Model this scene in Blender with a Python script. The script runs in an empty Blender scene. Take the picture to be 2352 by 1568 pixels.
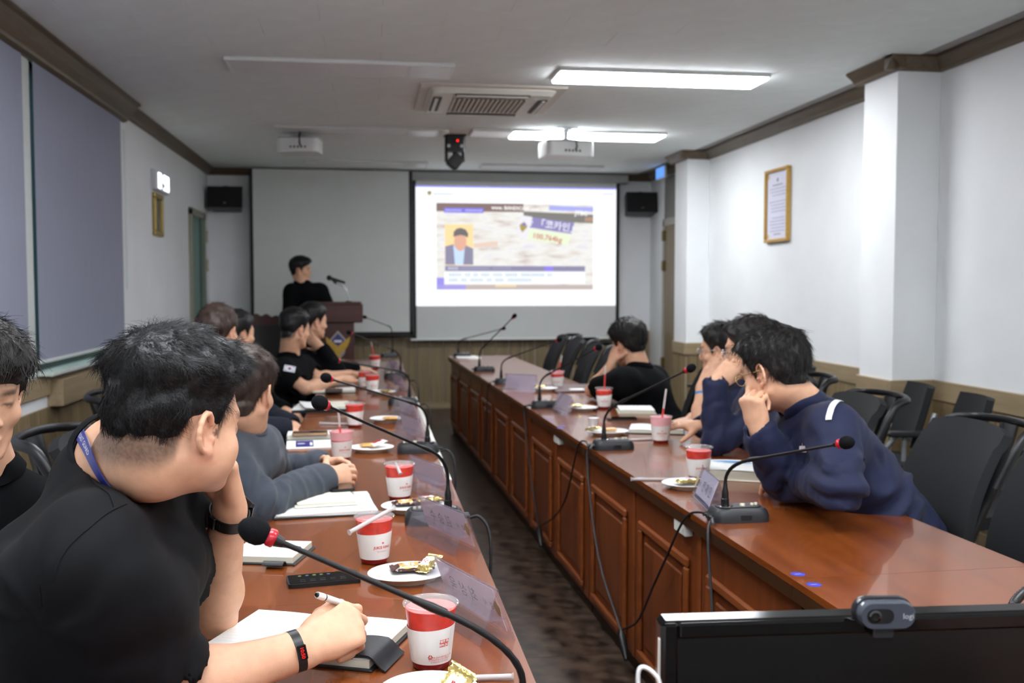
import bpy, math, random
import numpy as np
from mathutils import Vector, Matrix

S = bpy.context.scene
COL = S.collection
random.seed(7)
RNG = np.random.RandomState(11)

# ------------------------------------------------------------------ camera
cam_data = bpy.data.cameras.new('camera')
cam_data.sensor_width = 36.0
cam_data.lens = 35.0
cam_data.clip_start = 0.05
cam_data.clip_end = 60
cam_data.dof.use_dof = True
cam_data.dof.focus_distance = 1.75
cam_data.dof.aperture_fstop = 5.6
cam = bpy.data.objects.new('camera', cam_data)
COL.objects.link(cam)
_yaw, _pitch = 0.14159, 0.05417
_F = Vector((math.sin(_yaw) * math.cos(_pitch), math.cos(_yaw) * math.cos(_pitch), -math.sin(_pitch)))
_R = Vector((math.cos(_yaw), -math.sin(_yaw), 0))
_U = _R.cross(_F)
_m = Matrix((_R, _U, -_F)).transposed().to_4x4()
_m.translation = (0, 0, 1.385)
cam.matrix_world = _m
S.camera = cam

# ------------------------------------------------------------------ world, exposure
w = bpy.data.worlds.new('daylight')
S.world = w
w.use_nodes = True
w.node_tree.nodes['Background'].inputs[0].default_value = (0.62, 0.82, 0.9, 1)
w.node_tree.nodes['Background'].inputs[1].default_value = 1.6
S.view_settings.view_transform = 'Standard'
S.view_settings.look = 'None'
S.view_settings.gamma = 1.0
S.view_settings.use_curve_mapping = False
S.view_settings.exposure = 0.17
S.cycles.max_bounces = 8
S.cycles.diffuse_bounces = 5
S.cycles.glossy_bounces = 3
S.cycles.transmission_bounces = 4
S.cycles.transparent_max_bounces = 16
S.cycles.caustics_reflective = False
S.cycles.caustics_refractive = False
S.cycles.use_adaptive_sampling = True
S.cycles.adaptive_threshold = 0.08
LIGHT_STRENGTH = 36.0       # radiance of the lit ceiling diffusers
LIGHT_COLOR = (1.0, 0.985, 0.96)

# ------------------------------------------------------------------ materials
def lin(c):
    return tuple(((v / 255.0) / 12.92 if v / 255.0 <= 0.04045 else ((v / 255.0 + 0.055) / 1.055) ** 2.4) for v in c)

MATS = {}

def mat(name, rgb, rough=0.5, metal=0.0, spec=0.5, var=0.0, scale=20.0, stretch=(1, 1, 1), bump=0.0,
        bscale=None, trans=0.0, ior=1.45, alpha=1.0, emit=0.0, coat=0.0, sheen=0.0, attr=None, detail=4.0, sss=0.0, roughvar=0.0):
    """Procedural Principled material: noise varies the colour, a second noise gives fine relief."""
    if name in MATS:
        return MATS[name]
    m = bpy.data.materials.new(name)
    m.use_nodes = True
    nt = m.node_tree
    b = nt.nodes['Principled BSDF']
    c = lin(rgb) + (1,)
    b.inputs['Base Color'].default_value = c
    b.inputs['Roughness'].default_value = rough
    b.inputs['Metallic'].default_value = metal
    b.inputs['Specular IOR Level'].default_value = spec
    b.inputs['IOR'].default_value = ior
    b.inputs['Transmission Weight'].default_value = trans
    b.inputs['Alpha'].default_value = alpha
    b.inputs['Coat Weight'].default_value = coat
    b.inputs['Coat Roughness'].default_value = 0.08
    if sheen:
        b.inputs['Sheen Weight'].default_value = sheen
        b.inputs['Sheen Roughness'].default_value = 0.5
    if sss:
        b.inputs['Subsurface Weight'].default_value = sss
        b.inputs['Subsurface Radius'].default_value = (0.012, 0.005, 0.003)
        b.inputs['Subsurface Scale'].default_value = 0.5
    if emit:
        b.inputs['Emission Color'].default_value = c
        b.inputs['Emission Strength'].default_value = emit
    tc = nt.nodes.new('ShaderNodeTexCoord')
    mp = nt.nodes.new('ShaderNodeMapping')
    mp.inputs['Scale'].default_value = stretch
    nt.links.new(tc.outputs['Object'], mp.inputs['Vector'])
    col_out = None
    if attr:
        a = nt.nodes.new('ShaderNodeAttribute')
        a.attribute_name = attr
        col_out = a.outputs['Color']
        nt.links.new(col_out, b.inputs['Base Color'])
    if var:
        n = nt.nodes.new('ShaderNodeTexNoise')
        n.inputs['Scale'].default_value = scale
        n.inputs['Detail'].default_value = detail
        nt.links.new(mp.outputs['Vector'], n.inputs['Vector'])
        r = nt.nodes.new('ShaderNodeMapRange')
        r.inputs['From Min'].default_value = 0.3
        r.inputs['From Max'].default_value = 0.7
        r.inputs['To Min'].default_value = 1 - var
        r.inputs['To Max'].default_value = 1 + var
        nt.links.new(n.outputs['Fac'], r.inputs['Value'])
        mx = nt.nodes.new('ShaderNodeMix')
        mx.data_type = 'RGBA'
        mx.blend_type = 'MULTIPLY'
        mx.inputs['Factor'].default_value = 1
        if col_out:
            nt.links.new(col_out, mx.inputs['A'])
        else:
            mx.inputs['A'].default_value = c
        nt.links.new(r.outputs['Result'], mx.inputs['B'])
        nt.links.new(mx.outputs['Result'], b.inputs['Base Color'])
        if roughvar:
            rr = nt.nodes.new('ShaderNodeMapRange')
            rr.inputs['To Min'].default_value = rough - roughvar
            rr.inputs['To Max'].default_value = rough + roughvar
            nt.links.new(n.outputs['Fac'], rr.inputs['Value'])
            nt.links.new(rr.outputs['Result'], b.inputs['Roughness'])
    if bump:
        n2 = nt.nodes.new('ShaderNodeTexNoise')
        n2.inputs['Scale'].default_value = bscale or scale * 4
        n2.inputs['Detail'].default_value = 3
        nt.links.new(mp.outputs['Vector'], n2.inputs['Vector'])
        bp = nt.nodes.new('ShaderNodeBump')
        bp.inputs['Strength'].default_value = bump
        bp.inputs['Distance'].default_value = 0.002
        nt.links.new(n2.outputs['Fac'], bp.inputs['Height'])
        nt.links.new(bp.outputs['Normal'], b.inputs['Normal'])
    MATS[name] = m
    return m

def emission(name, rgb, strength):
    if name in MATS:
        return MATS[name]
    m = bpy.data.materials.new(name)
    m.use_nodes = True
    nt = m.node_tree
    nt.nodes.clear()
    e = nt.nodes.new('ShaderNodeEmission')
    o = nt.nodes.new('ShaderNodeOutputMaterial')
    e.inputs[0].default_value = lin(rgb) + (1,)
    e.inputs[1].default_value = strength
    nt.links.new(e.outputs[0], o.inputs[0])
    if name.startswith('slide_') and strength < 1.05:
        m.cycles.emission_sampling = 'NONE'
    MATS[name] = m
    return m

def clear(name, rgb, ior=1.4, rough=.04, body=0.0):
    """Thin clear plastic or glass: lets light straight through, Fresnel gloss on top, a little milky body."""
    if name in MATS:
        return MATS[name]
    m = bpy.data.materials.new(name)
    m.use_nodes = True
    nt = m.node_tree
    nt.nodes.clear()
    o = nt.nodes.new('ShaderNodeOutputMaterial')
    tr = nt.nodes.new('ShaderNodeBsdfTransparent'); tr.inputs[0].default_value = lin(rgb) + (1,)
    gl = nt.nodes.new('ShaderNodeBsdfGlossy'); gl.inputs['Roughness'].default_value = rough
    lw = nt.nodes.new('ShaderNodeLayerWeight'); lw.inputs['Blend'].default_value = .5
    pw = nt.nodes.new('ShaderNodeMath'); pw.operation = 'POWER'; pw.inputs[1].default_value = 4.0
    fr = nt.nodes.new('ShaderNodeMath'); fr.operation = 'MULTIPLY_ADD'; fr.inputs[1].default_value = .6; fr.inputs[2].default_value = ((ior - 1) / (ior + 1)) ** 2
    nt.links.new(lw.outputs['Facing'], pw.inputs[0]); nt.links.new(pw.outputs[0], fr.inputs[0])
    mx = nt.nodes.new('ShaderNodeMixShader')
    nt.links.new(fr.outputs[0], mx.inputs[0]); nt.links.new(tr.outputs[0], mx.inputs[1]); nt.links.new(gl.outputs[0], mx.inputs[2])
    out = mx
    if body:
        df = nt.nodes.new('ShaderNodeBsdfDiffuse'); df.inputs[0].default_value = lin(rgb) + (1,)
        m2 = nt.nodes.new('ShaderNodeMixShader'); m2.inputs[0].default_value = body
        nt.links.new(mx.outputs[0], m2.inputs[1]); nt.links.new(df.outputs[0], m2.inputs[2])
        out = m2
    nt.links.new(out.outputs[0], o.inputs[0])
    MATS[name] = m
    return m

def wood(name, dark, light, rough, axis='y', scale=6.0, coat=0.0, ring=0.55, spec=0.5):
    """Wood grain: noise stretched along the grain axis, offset per object."""
    if name in MATS:
        return MATS[name]
    m = bpy.data.materials.new(name)
    m.use_nodes = True
    nt = m.node_tree
    b = nt.nodes['Principled BSDF']
    tc = nt.nodes.new('ShaderNodeTexCoord')
    oi = nt.nodes.new('ShaderNodeObjectInfo')
    mp = nt.nodes.new('ShaderNodeMapping')
    s = {'x': (0.06, 1, 1), 'y': (1, 0.06, 1), 'z': (1, 1, 0.06)}[axis]
    mp.inputs['Scale'].default_value = tuple(v * scale for v in s)
    nt.links.new(tc.outputs['Object'], mp.inputs['Vector'])
    add = nt.nodes.new('ShaderNodeVectorMath')
    add.operation = 'MULTIPLY_ADD'
    add.inputs[1].default_value = (1, 1, 1)
    cmb = nt.nodes.new('ShaderNodeCombineXYZ')
    mul = nt.nodes.new('ShaderNodeMath')
    mul.operation = 'MULTIPLY'
    mul.inputs[1].default_value = 37.0
    nt.links.new(oi.outputs['Random'], mul.inputs[0])
    for k in range(3):
        nt.links.new(mul.outputs[0], cmb.inputs[k])
    nt.links.new(mp.outputs['Vector'], add.inputs[0])
    nt.links.new(cmb.outputs[0], add.inputs[2])
    n = nt.nodes.new('ShaderNodeTexNoise')
    n.inputs['Scale'].default_value = 2.2
    n.inputs['Detail'].default_value = 8
    n.inputs['Roughness'].default_value = 0.62
    n.inputs['Distortion'].default_value = 0.5
    nt.links.new(add.outputs[0], n.inputs['Vector'])
    cr = nt.nodes.new('ShaderNodeValToRGB')
    cr.color_ramp.elements[0].position = 0.3
    cr.color_ramp.elements[0].color = lin(dark) + (1,)
    cr.color_ramp.elements[1].position = 0.3 + ring
    cr.color_ramp.elements[1].color = lin(light) + (1,)
    nt.links.new(n.outputs['Fac'], cr.inputs['Fac'])
    nt.links.new(cr.outputs['Color'], b.inputs['Base Color'])
    b.inputs['Roughness'].default_value = rough
    b.inputs['Specular IOR Level'].default_value = spec
    b.inputs['Coat Weight'].default_value = coat
    b.inputs['Coat Roughness'].default_value = 0.05
    bp = nt.nodes.new('ShaderNodeBump')
    bp.inputs['Strength'].default_value = 0.06
    bp.inputs['Distance'].default_value = 0.001
    nt.links.new(n.outputs['Fac'], bp.inputs['Height'])
    nt.links.new(bp.outputs['Normal'], b.inputs['Normal'])
    MATS[name] = m
    return m

# ------------------------------------------------------------------ objects and meshes
def props(o, label=None, cat=None, group=None, kind=None):
    if label: o['label'] = label
    if cat: o['category'] = cat
    if group: o['group'] = group
    if kind: o['kind'] = kind
    return o

def thing(name, label, cat, loc=(0, 0, 0), rotz=0.0, group=None, rot=None):
    o = bpy.data.objects.new(name, None)
    o.empty_display_size = 0.1
    COL.objects.link(o)
    o.location = loc
    o.rotation_euler = rot if rot else (0, 0, rotz)
    return props(o, label, cat, group)

def link(name, me, m, parent=None, loc=None, rot=None, **kw):
    o = bpy.data.objects.new(name, me)
    COL.objects.link(o)
    if m is not None and not me.materials:
        me.materials.append(m)
    o.parent = parent
    if loc is not None: o.location = loc
    if rot is not None: o.rotation_euler = rot
    return props(o, **kw)

def copy_tree(o, parent=None):
    c = o.copy()
    COL.objects.link(c)
    c.parent = parent
    for ch in list(o.children):
        copy_tree(ch, c)
    return c

def frame(d, up=(0, 0, 1)):
    d = Vector(d).normalized()
    u = Vector(up)
    if abs(d.dot(u.normalized())) > 0.98:
        u = Vector((1, 0, 0))
    s = d.cross(u).normalized()
    return s, s.cross(d).normalized(), d

class MB:
    """Collects shapes and builds them as ONE mesh object."""
    def __init__(self):
        self.v, self.f = [], []
    def add(self, vs, fs):
        o = len(self.v)
        self.v += [tuple(p) for p in vs]
        self.f += [tuple(i + o for i in q) for q in fs]
        return self
    def box(self, lo, hi, c=0.0, mtx=None):
        lo, hi = np.array(lo, float), np.array(hi, float)
        lo, hi = np.minimum(lo, hi), np.maximum(lo, hi)
        if c <= 0:
            vs = [(x, y, z) for z in (lo[2], hi[2]) for y in (lo[1], hi[1]) for x in (lo[0], hi[0])]
            fs = [(0, 2, 3, 1), (4, 5, 7, 6), (0, 1, 5, 4), (2, 6, 7, 3), (0, 4, 6, 2), (1, 3, 7, 5)]
        else:
            c = min(c, 0.49 * float((hi - lo).min()))
            vs, idx = [], {}
            for a in range(3):
                for sx in (0, 1):
                    for sy in (0, 1):
                        for sz in (0, 1):
                            s = (sx, sy, sz)
                            p = [(hi[k] if s[k] else lo[k]) for k in range(3)]
                            for k in range(3):
                                if k != a:
                                    p[k] += -c if s[k] else c
                            idx[(a, s)] = len(vs)
                            vs.append(p)
            fs = []
            for a in range(3):
                b1, b2 = [k for k in range(3) if k != a]
                for sa in (0, 1):
                    q = []
                    for (i, j) in ((0, 0), (1, 0), (1, 1), (0, 1)):
                        s = [0, 0, 0]; s[a] = sa; s[b1] = i; s[b2] = j
                        q.append(idx[(a, tuple(s))])
                    fs.append(q)
                for i in (0, 1):
                    for j in (0, 1):
                        s0 = [0, 0, 0]; s0[b1] = i; s0[b2] = j
                        s1 = list(s0); s1[a] = 1
                        fs.append([idx[(b1, tuple(s0))], idx[(b1, tuple(s1))], idx[(b2, tuple(s1))], idx[(b2, tuple(s0))]])
            for sx in (0, 1):
                for sy in (0, 1):
                    for sz in (0, 1):
                        fs.append([idx[(k, (sx, sy, sz))] for k in range(3)])
            ce = (lo + hi) / 2
            V = np.array(vs)
            out = []
            for q in fs:
                P = V[q]
                n = np.cross(P[1] - P[0], P[2] - P[0])
                out.append(tuple(q) if np.dot(n, P.mean(0) - ce) > 0 else tuple(reversed(q)))
            fs = out
        if mtx is not None:
            vs = [tuple(mtx @ Vector(p)) for p in vs]
        return self.add(vs, fs)
    def rings(self, rings, close=True, caps=True):
        n = len(rings[0])
        vs = [p for r in rings for p in r]
        fs = []
        for k in range(len(rings) - 1):
            for i in range(n if close else n - 1):
                j = (i + 1) % n
                fs.append((k * n + i, k * n + j, (k + 1) * n + j, (k + 1) * n + i))
        if caps:
            fs.append(tuple(reversed(range(n))))
            fs.append(tuple((len(rings) - 1) * n + i for i in range(n)))
        return self.add(vs, fs)
    def tube(self, pts, r, n=8, up=(0, 0, 1), sx=1.0, caps=True):
        pts = [Vector(p) for p in pts]
        rs = r if hasattr(r, '__len__') else [r] * len(pts)
        rg, prev = [], None
        for k, p in enumerate(pts):
            d = (pts[min(k + 1, len(pts) - 1)] - pts[max(k - 1, 0)])
            s, u, d = frame(d, prev if prev is not None else up)
            prev = u
            rg.append([tuple(p + s * (math.cos(2 * math.pi * i / n) * rs[k] * sx) + u * (math.sin(2 * math.pi * i / n) * rs[k])) for i in range(n)])
        return self.rings(rg, caps=caps)
    def cyl(self, p0, p1, r0, r1=None, n=16):
        return self.tube([p0, p1], [r0, r0 if r1 is None else r1], n)
    def lathe(self, prof, n=24, c=(0, 0, 0), caps=True, a0=0.0):
        rg = [[(c[0] + r * math.cos(a0 + 2 * math.pi * i / n), c[1] + r * math.sin(a0 + 2 * math.pi * i / n), c[2] + z) for i in range(n)] for r, z in prof]
        return self.rings(rg, caps=caps)
    def prism(self, poly, z0, z1, mtx=None):
        n = len(poly)
        vs = [(x, y, z0) for x, y in poly] + [(x, y, z1) for x, y in poly]
        if mtx is not None:
            vs = [tuple(mtx @ Vector(p)) for p in vs]
        fs = [tuple(reversed(range(n))), tuple(range(n, 2 * n))] + [(i, (i + 1) % n, n + (i + 1) % n, n + i) for i in range(n)]
        return self.add(vs, fs)
    def sheet(self, fn, nu, nv, thick=0.0):
        """Grid surface fn(u, v) -> point, given thickness along its normal."""
        P = np.array([[fn(i / nu, j / nv) for j in range(nv + 1)] for i in range(nu + 1)], float)
        if not thick:
            return self.add(P.reshape(-1, 3), [(i * (nv + 1) + j, (i + 1) * (nv + 1) + j, (i + 1) * (nv + 1) + j + 1, i * (nv + 1) + j + 1) for i in range(nu) for j in range(nv)])
        du = np.gradient(P, axis=0); dv = np.gradient(P, axis=1)
        N = np.cross(du, dv); N /= np.linalg.norm(N, axis=2, keepdims=True) + 1e-12
        A, B = P + N * thick / 2, P - N * thick / 2
        W, H = nu + 1, nv + 1
        vs = np.concatenate([A.reshape(-1, 3), B.reshape(-1, 3)])
        k = W * H
        fs = []
        for i in range(nu):
            for j in range(nv):
                a, b, c, d = i * H + j, (i + 1) * H + j, (i + 1) * H + j + 1, i * H + j + 1
                fs += [(a, b, c, d), (k + d, k + c, k + b, k + a)]
        loop = [i * H for i in range(W)] + [nu * H + j for j in range(1, H)] + [i * H + nv for i in range(nu - 1, -1, -1)] + [j for j in range(nv - 1, 0, -1)]
        for q in range(len(loop)):
            a, b = loop[q], loop[(q + 1) % len(loop)]
            fs.append((b, a, k + a, k + b))
        return self.add(vs, fs)
    def ball(self, c, r, n=12, m=8, ax=(1, 1, 1)):
        rg = []
        for k in range(m + 1):
            t = math.pi * k / m
            rr = max(math.sin(t), 1e-3)
            rg.append([(c[0] + r * ax[0] * rr * math.cos(2 * math.pi * i / n), c[1] + r * ax[1] * rr * math.sin(2 * math.pi * i / n), c[2] - r * ax[2] * math.cos(t)) for i in range(n)])
        return self.rings(rg)
    def mesh(self, name, smooth=None):
        me = bpy.data.meshes.new(name)
        me.from_pydata(self.v, [], self.f)
        me.update()
        if smooth is not None:
            me.shade_smooth()
            if smooth < 180:
                me.set_sharp_from_angle(angle=math.radians(smooth))
        return me
    def obj(self, name, m, parent=None, smooth=None, loc=None, rot=None, **kw):
        return link(name, self.mesh(name, smooth), m, parent, loc, rot, **kw)

def rrect(w, h, r, n=4, cx=0, cy=0):
    pts = []
    for qx, qy, a in ((1, 1, 0), (-1, 1, 90), (-1, -1, 180), (1, -1, 270)):
        for k in range(n + 1):
            t = math.radians(a + 90 * k / n)
            pts.append((cx + qx * (w / 2 - r) + r * math.cos(t), cy + qy * (h / 2 - r) + r * math.sin(t)))
    return pts

def bez(p, n=16):
    p = [np.array(q, float) for q in p]
    out = []
    for k in range(n + 1):
        q = list(p); t = k / n
        while len(q) > 1:
            q = [a * (1 - t) + b * t for a, b in zip(q, q[1:])]
        out.append(tuple(q[0]))
    return out

def spline(pts, n=8):
    """Catmull-Rom through the points."""
    P = [np.array(p, float) for p in pts]
    P = [2 * P[0] - P[1]] + P + [2 * P[-1] - P[-2]]
    out = []
    for i in range(1, len(P) - 2):
        for k in range(n):
            t = k / n
            a, b, c, d = P[i - 1], P[i], P[i + 1], P[i + 2]
            out.append(tuple(0.5 * (2 * b + (c - a) * t + (2 * a - 5 * b + 4 * c - d) * t * t + (3 * b - a - 3 * c + d) * t ** 3)))
    out.append(tuple(P[-2]))
    return out

_TXT = {}
def text_mesh(body, size, align='CENTER', bold=0.0, spacing=1.0):
    key = (body, size, align, bold, spacing)
    if key in _TXT:
        return _TXT[key].copy()
    cu = bpy.data.curves.new('lettering', 'FONT')
    cu.body = body
    cu.size = size
    cu.align_x = align
    cu.align_y = 'CENTER'
    cu.offset = bold
    cu.resolution_u = 2
    cu.space_character = spacing
    o = bpy.data.objects.new('lettering', cu)
    COL.objects.link(o)
    dg = bpy.context.evaluated_depsgraph_get()
    me = bpy.data.meshes.new_from_object(o.evaluated_get(dg))
    bpy.data.objects.remove(o)
    bpy.data.curves.remove(cu)
    me.materials.clear()
    _TXT[key] = me
    return me.copy()

def text(body, size, m, parent, mtx, align='CENTER', name='lettering', bold=0.0, wrap=None, spacing=1.0):
    me = text_mesh(body, size, align, bold, spacing)
    if wrap:
        for v in me.vertices:
            v.co = wrap(v.co)
    elif mtx is not None:
        me.transform(mtx)
    me.update()
    return link(name, me, m, parent)

def axes(o, x, y, z=None):
    """4x4 placing local x, y, z axes at origin o."""
    x, y = Vector(x), Vector(y)
    z = Vector(z) if z is not None else x.cross(y)
    m = Matrix((x, y, z)).transposed().to_4x4()
    m.translation = o
    return m


# ================================================================== the room
XL, XR, YB, YF, ZC = -1.75, 3.25, 11.35, -2.6, 2.69
M_wall = mat('wall_paint', (236, 239, 240), 0.6, var=0.025, scale=3, bump=0.08, bscale=120)
M_wall2 = mat('wall_paint_old', (236, 238, 240), 0.6, var=0.03, scale=2.5, bump=0.08, bscale=120)
M_ceil = mat('ceiling_board', (240, 247, 245), 0.7, var=0.03, scale=5, bump=0.1, bscale=150)
M_floor = mat('floor_vinyl', (62, 50, 41), 0.34, var=0.95, scale=13, detail=10, spec=0.35, roughvar=0.08)
M_trim = wood('trim_wood', (82, 68, 50), (116, 98, 74), 0.42, 'y', 14)
M_rail = wood('rail_wood', (140, 122, 94), (172, 153, 122), 0.45, 'y', 10)
M_railx = wood('rail_wood_cross', (140, 122, 94), (172, 153, 122), 0.45, 'x', 10)
M_plank = wood('wainscot_wood', (112, 96, 68), (158, 138, 104), 0.5, 'z', 12)
M_black = mat('black_plastic', (17, 17, 18), 0.42, var=0.15, scale=60)
M_white = mat('white_plastic', (222, 224, 222), 0.35, var=0.02, scale=10)
M_metal = mat('brushed_metal', (176, 178, 180), 0.3, metal=0.9, var=0.08, scale=40)
M_chrome = mat('chrome', (200, 202, 205), 0.12, metal=1.0, var=0.03, scale=30)
M_brass = mat('brass', (120, 102, 56), 0.38, metal=0.7, var=0.1, scale=50)
M_glass = clear('window_glass', (226, 246, 240), 1.45, .02)

def struct(mb, name, m, parent=None, smooth=None):
    return mb.obj(name, m, parent, smooth, kind=None if parent else 'structure')

# floor with vinyl tiles
floor = struct(MB().box((XL - .15, YF - .15, -.12), (XR + .15, YB + .15, -.004)), 'floor', mat('floor_joint', (26, 21, 17), 0.7, var=.2))
ft = MB().box((.0004, .0004, -.004), (.4546, .4546, 0), .0006).mesh('floor_tile')
ny = int((YB - YF) / .455) + 1
for i in range(11):
    for j in range(ny):
        y = YB - (j + 1) * .455
        if y < 2.2 or (j < 1 and False):
            continue
        link('floor_tile', ft, M_floor, floor, (XL + i * .4546, y, 0))
MB().box((XL, YF, -.004), (XR, 2.25, -.0004)).obj('floor_tile', M_floor, floor, label='dark vinyl under the near seats')

# ceiling with staggered boards
ceil = struct(MB().box((XL - .15, YF - .15, ZC + .006), (XR + .15, YB + .15, ZC + .12)), 'ceiling', mat('ceiling_joint', (165, 163, 160), 0.8, var=.1))
ct = MB().box((.0007, .0002, 0), (.5993, .2998, .006), .0005).mesh('ceiling_board')
ch = MB().box((.0007, .0002, 0), (.2993, .2998, .006), .0005).mesh('ceiling_board_half')
r = 0
y = YB - .3
while y > 3.8:
    x0 = XL + (-.28 if r % 2 else .02)
    for i in range(10):
        xa = x0 + i * .6
        if xa < XL - .01 or xa + .6 > XR + .01:
            if xa < XL and xa + .6 > XL + .2:
                link('ceiling_board', ch, M_ceil, ceil, (xa + .3, y, ZC))
            elif xa + .3 < XR + .03 and xa > XL:
                link('ceiling_board', ch, M_ceil, ceil, (xa, y, ZC))
            continue
        link('ceiling_board', ct, M_ceil, ceil, (xa, y, ZC))
    y -= .3
    r += 1
MB().box((XL, YF, ZC), (XR, y + .3, ZC + .006)).obj('ceiling_board', M_ceil, ceil)

# walls
wl = MB()
wl.box((XL - .2, YF, 0), (XL, YB, .93)).box((XL - .2, YF, 2.6), (XL, YB, ZC + .006))
for a, b in ((YF, 3.45), (5.345, 5.555), (7.37, YB)):
    wl.box((XL - .2, a, .93), (XL, b, 2.6))
wall_left = struct(wl, 'wall_left', M_wall2)
wall_right = struct(MB().box((XR, YF, 0), (XR + .15, YB, ZC + .006)).box((2.985, 5.37, 0), (XR, 5.76, ZC), .003).box((3.03, 9.3, 0), (XR, 9.69, ZC), .003), 'wall_right', M_wall)
wall_back = struct(MB().box((XL - .15, YB, 0), (XR + .15, YB + .15, ZC + .006)), 'wall_back', M_wall2)
struct(MB().box((XL - .15, YF - .15, 0), (XR + .15, YF, ZC + .006)), 'wall_front', M_wall)

# wainscot boards, each its own piece
def planks(parent, start, end, fixed, axis, side, step=.152, z1=.735, out=.012):
    n = max(1, round(abs(end - start) / step))
    wd = (end - start) / n
    if axis == 'y':
        me = MB().box((0, .001, .07), (side * out, wd - .003, z1), .0025).mesh('wainscot_board')
        for k in range(n):
            link('wainscot_board', me, M_plank, parent, (fixed, start + k * wd, 0))
    else:
        me = MB().box((.001, 0, .07), (wd - .003, side * out, z1), .0025).mesh('wainscot_board')
        for k in range(n):
            link('wainscot_board', me, M_plank, parent, (start + k * wd, fixed, 0))
planks(wall_left, 3.4, 10.1, XL, 'y', 1)
planks(wall_right, 3.0, 5.37, XR, 'y', -1)
planks(wall_right, 5.37, 5.76, 2.985, 'y', -1, .13)
planks(wall_right, 2.985, 3.24, 5.37, 'x', -1, .125)
planks(wall_right, 5.76, 9.3, XR, 'y', -1)
planks(wall_right, 9.3, 9.69, 3.03, 'y', -1, .13)
planks(wall_right, 3.03, 3.24, 9.3, 'x', -1, .1)
planks(wall_back, XL, XR, YB, 'x', -1, .152, .79)

# rails above the wainscot
def rail(name, lo, hi, m=None):
    return struct(MB().box(lo, hi, .004), name, m or M_rail)
rail('trim_1', (XL, 3.0, .80), (XL + .022, 5.72, .905))
rail('trim_2', (XL, 5.72, .735), (XL + .085, 8.0, .885))
rail('trim_3', (XL, 8.0, .74), (XL + .022, 10.1, .85))
rail('trim_4', (XR - .022, 2.5, .735), (XR, 5.37, .85))
rail('trim_5', (2.963, 5.37, .735), (2.985, 5.76, .85))
rail('trim_6', (2.963, 5.348, .735), (3.25, 5.37, .85), M_railx)
rail('trim_7', (XR - .022, 5.76, .735), (XR, 9.3, .85))
rail('trim_8', (3.008, 9.3, .735), (3.03, 9.69, .85))
rail('trim_9', (3.008, 9.278, .735), (3.25, 9.3, .85), M_railx)
rail('trim_10', (XL, YB - .022, .79), (XR, YB, .88), M_railx)
struct(MB().box((XL, YB - .02, 0), (XR, YB, .07), .004), 'baseboard_back', M_railx)
struct(MB().box((XL, 3.0, 0), (XL + .02, 10.1, .07), .004), 'baseboard_left', M_rail)
struct(MB().box((XR - .02, 3.0, 0), (XR, 5.37, .07), .004).box((XR - .02, 5.76, 0), (XR, 9.3, .07), .004), 'baseboard_right', M_rail)

# crown mouldings: stepped profile swept along the wall
def crown(name, p0, p1, out, drop=.075, proj=.085, m=None):
    """out: unit vector away from the wall. p0-p1 run along the wall at the ceiling."""
    prof = [(0, 0), (proj, 0), (proj, -.012), (proj * .86, -.022), (proj * .62, -drop * .5), (proj * .4, -drop * .78), (proj * .36, -drop * .9), (proj * .2, -drop), (0, -drop)]
    rg = []
    for p in (p0, p1):
        rg.append([(p[0] + out[0] * a, p[1] + out[1] * a, ZC + b - .0005) for a, b in prof])
    mb = MB().rings(rg)
    return struct(mb, name, m or M_trim)
crown('trim_11', (XL, YF), (XL, 7.5), (1, 0), .13, .14)
crown('trim_12', (XL, 7.5), (XL, YB - .08), (1, 0), .075, .085)
crown('trim_13', (XR, YF), (XR, 5.37), (-1, 0))
crown('trim_14', (3.24, 5.37), (2.9, 5.37), (0, -1))
crown('trim_15', (2.985, 5.29), (2.985, 5.83), (-1, 0))
crown('trim_16', (XR, 5.76), (XR, 9.3), (-1, 0))
crown('trim_17', (3.24, 9.3), (2.95, 9.3), (0, -1))
crown('trim_18', (3.03, 9.22), (3.03, 9.77), (-1, 0))
crown('trim_19', (XL, YB), (XR, YB), (0, -1), m=wood('trim_wood_cross', (82, 68, 50), (116, 98, 74), 0.42, 'x', 14))
crown('trim_20', (XR, 9.69), (XR, YB - .08), (-1, 0))

# windows behind roller blinds
M_frame = mat('window_frame', (206, 211, 208), 0.4, var=.03)
M_dkframe = mat('window_frame_dark', (38, 66, 58), 0.4, var=.1)
M_blind = mat('blind_fabric', (150, 153, 170), 0.8, var=.03, scale=8, stretch=(1, 6, .4), bump=.12, bscale=600, spec=.2)
for n, (a, b) in enumerate(((3.45, 5.345), (5.555, 7.37))):
    f = MB()
    X0, X1 = XL - .16, XL - .03
    f.box((X0, a, .93), (X1, a + .16, 2.6)).box((X0, b - .05, .93), (X1, b, 2.6)).box((X0, a, .93), (X1, b, .98)).box((X0, a, 2.55), (X1, b, 2.6)).box((X0 + .02, (a + b) / 2 - .03, .93), (X1 - .02, (a + b) / 2 + .03, 2.6))
    win = struct(f, 'window_%d' % (n + 1), M_dkframe)
    for q in (0, 1):
        ya = a + .16 if q == 0 else (a + b) / 2 + .03
        yb = (a + b) / 2 - .03 if q == 0 else b - .05
        MB().box((XL - .11, ya, .98), (XL - .104, yb, 2.55)).obj('window_pane', M_glass, win)
    MB().box((XL - .2, a - .02, .915), (XL + (.088 if n else .03), b + .02, .936), .003).obj('window_sill', mat('sill_stone', (205, 214, 208), .35, var=.06, scale=12), win)
struct(MB().box((XL - .0, 5.345, .936), (XL + .012, 5.5, 2.56), .002).box((XL, 5.50, .936), (XL + .004, 5.535, 2.56)), 'trim_21', M_frame)
struct(MB().box((XL - .0, 7.375, .93), (XL + .01, 7.62, 2.6), .002), 'trim_22', M_wall)
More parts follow.
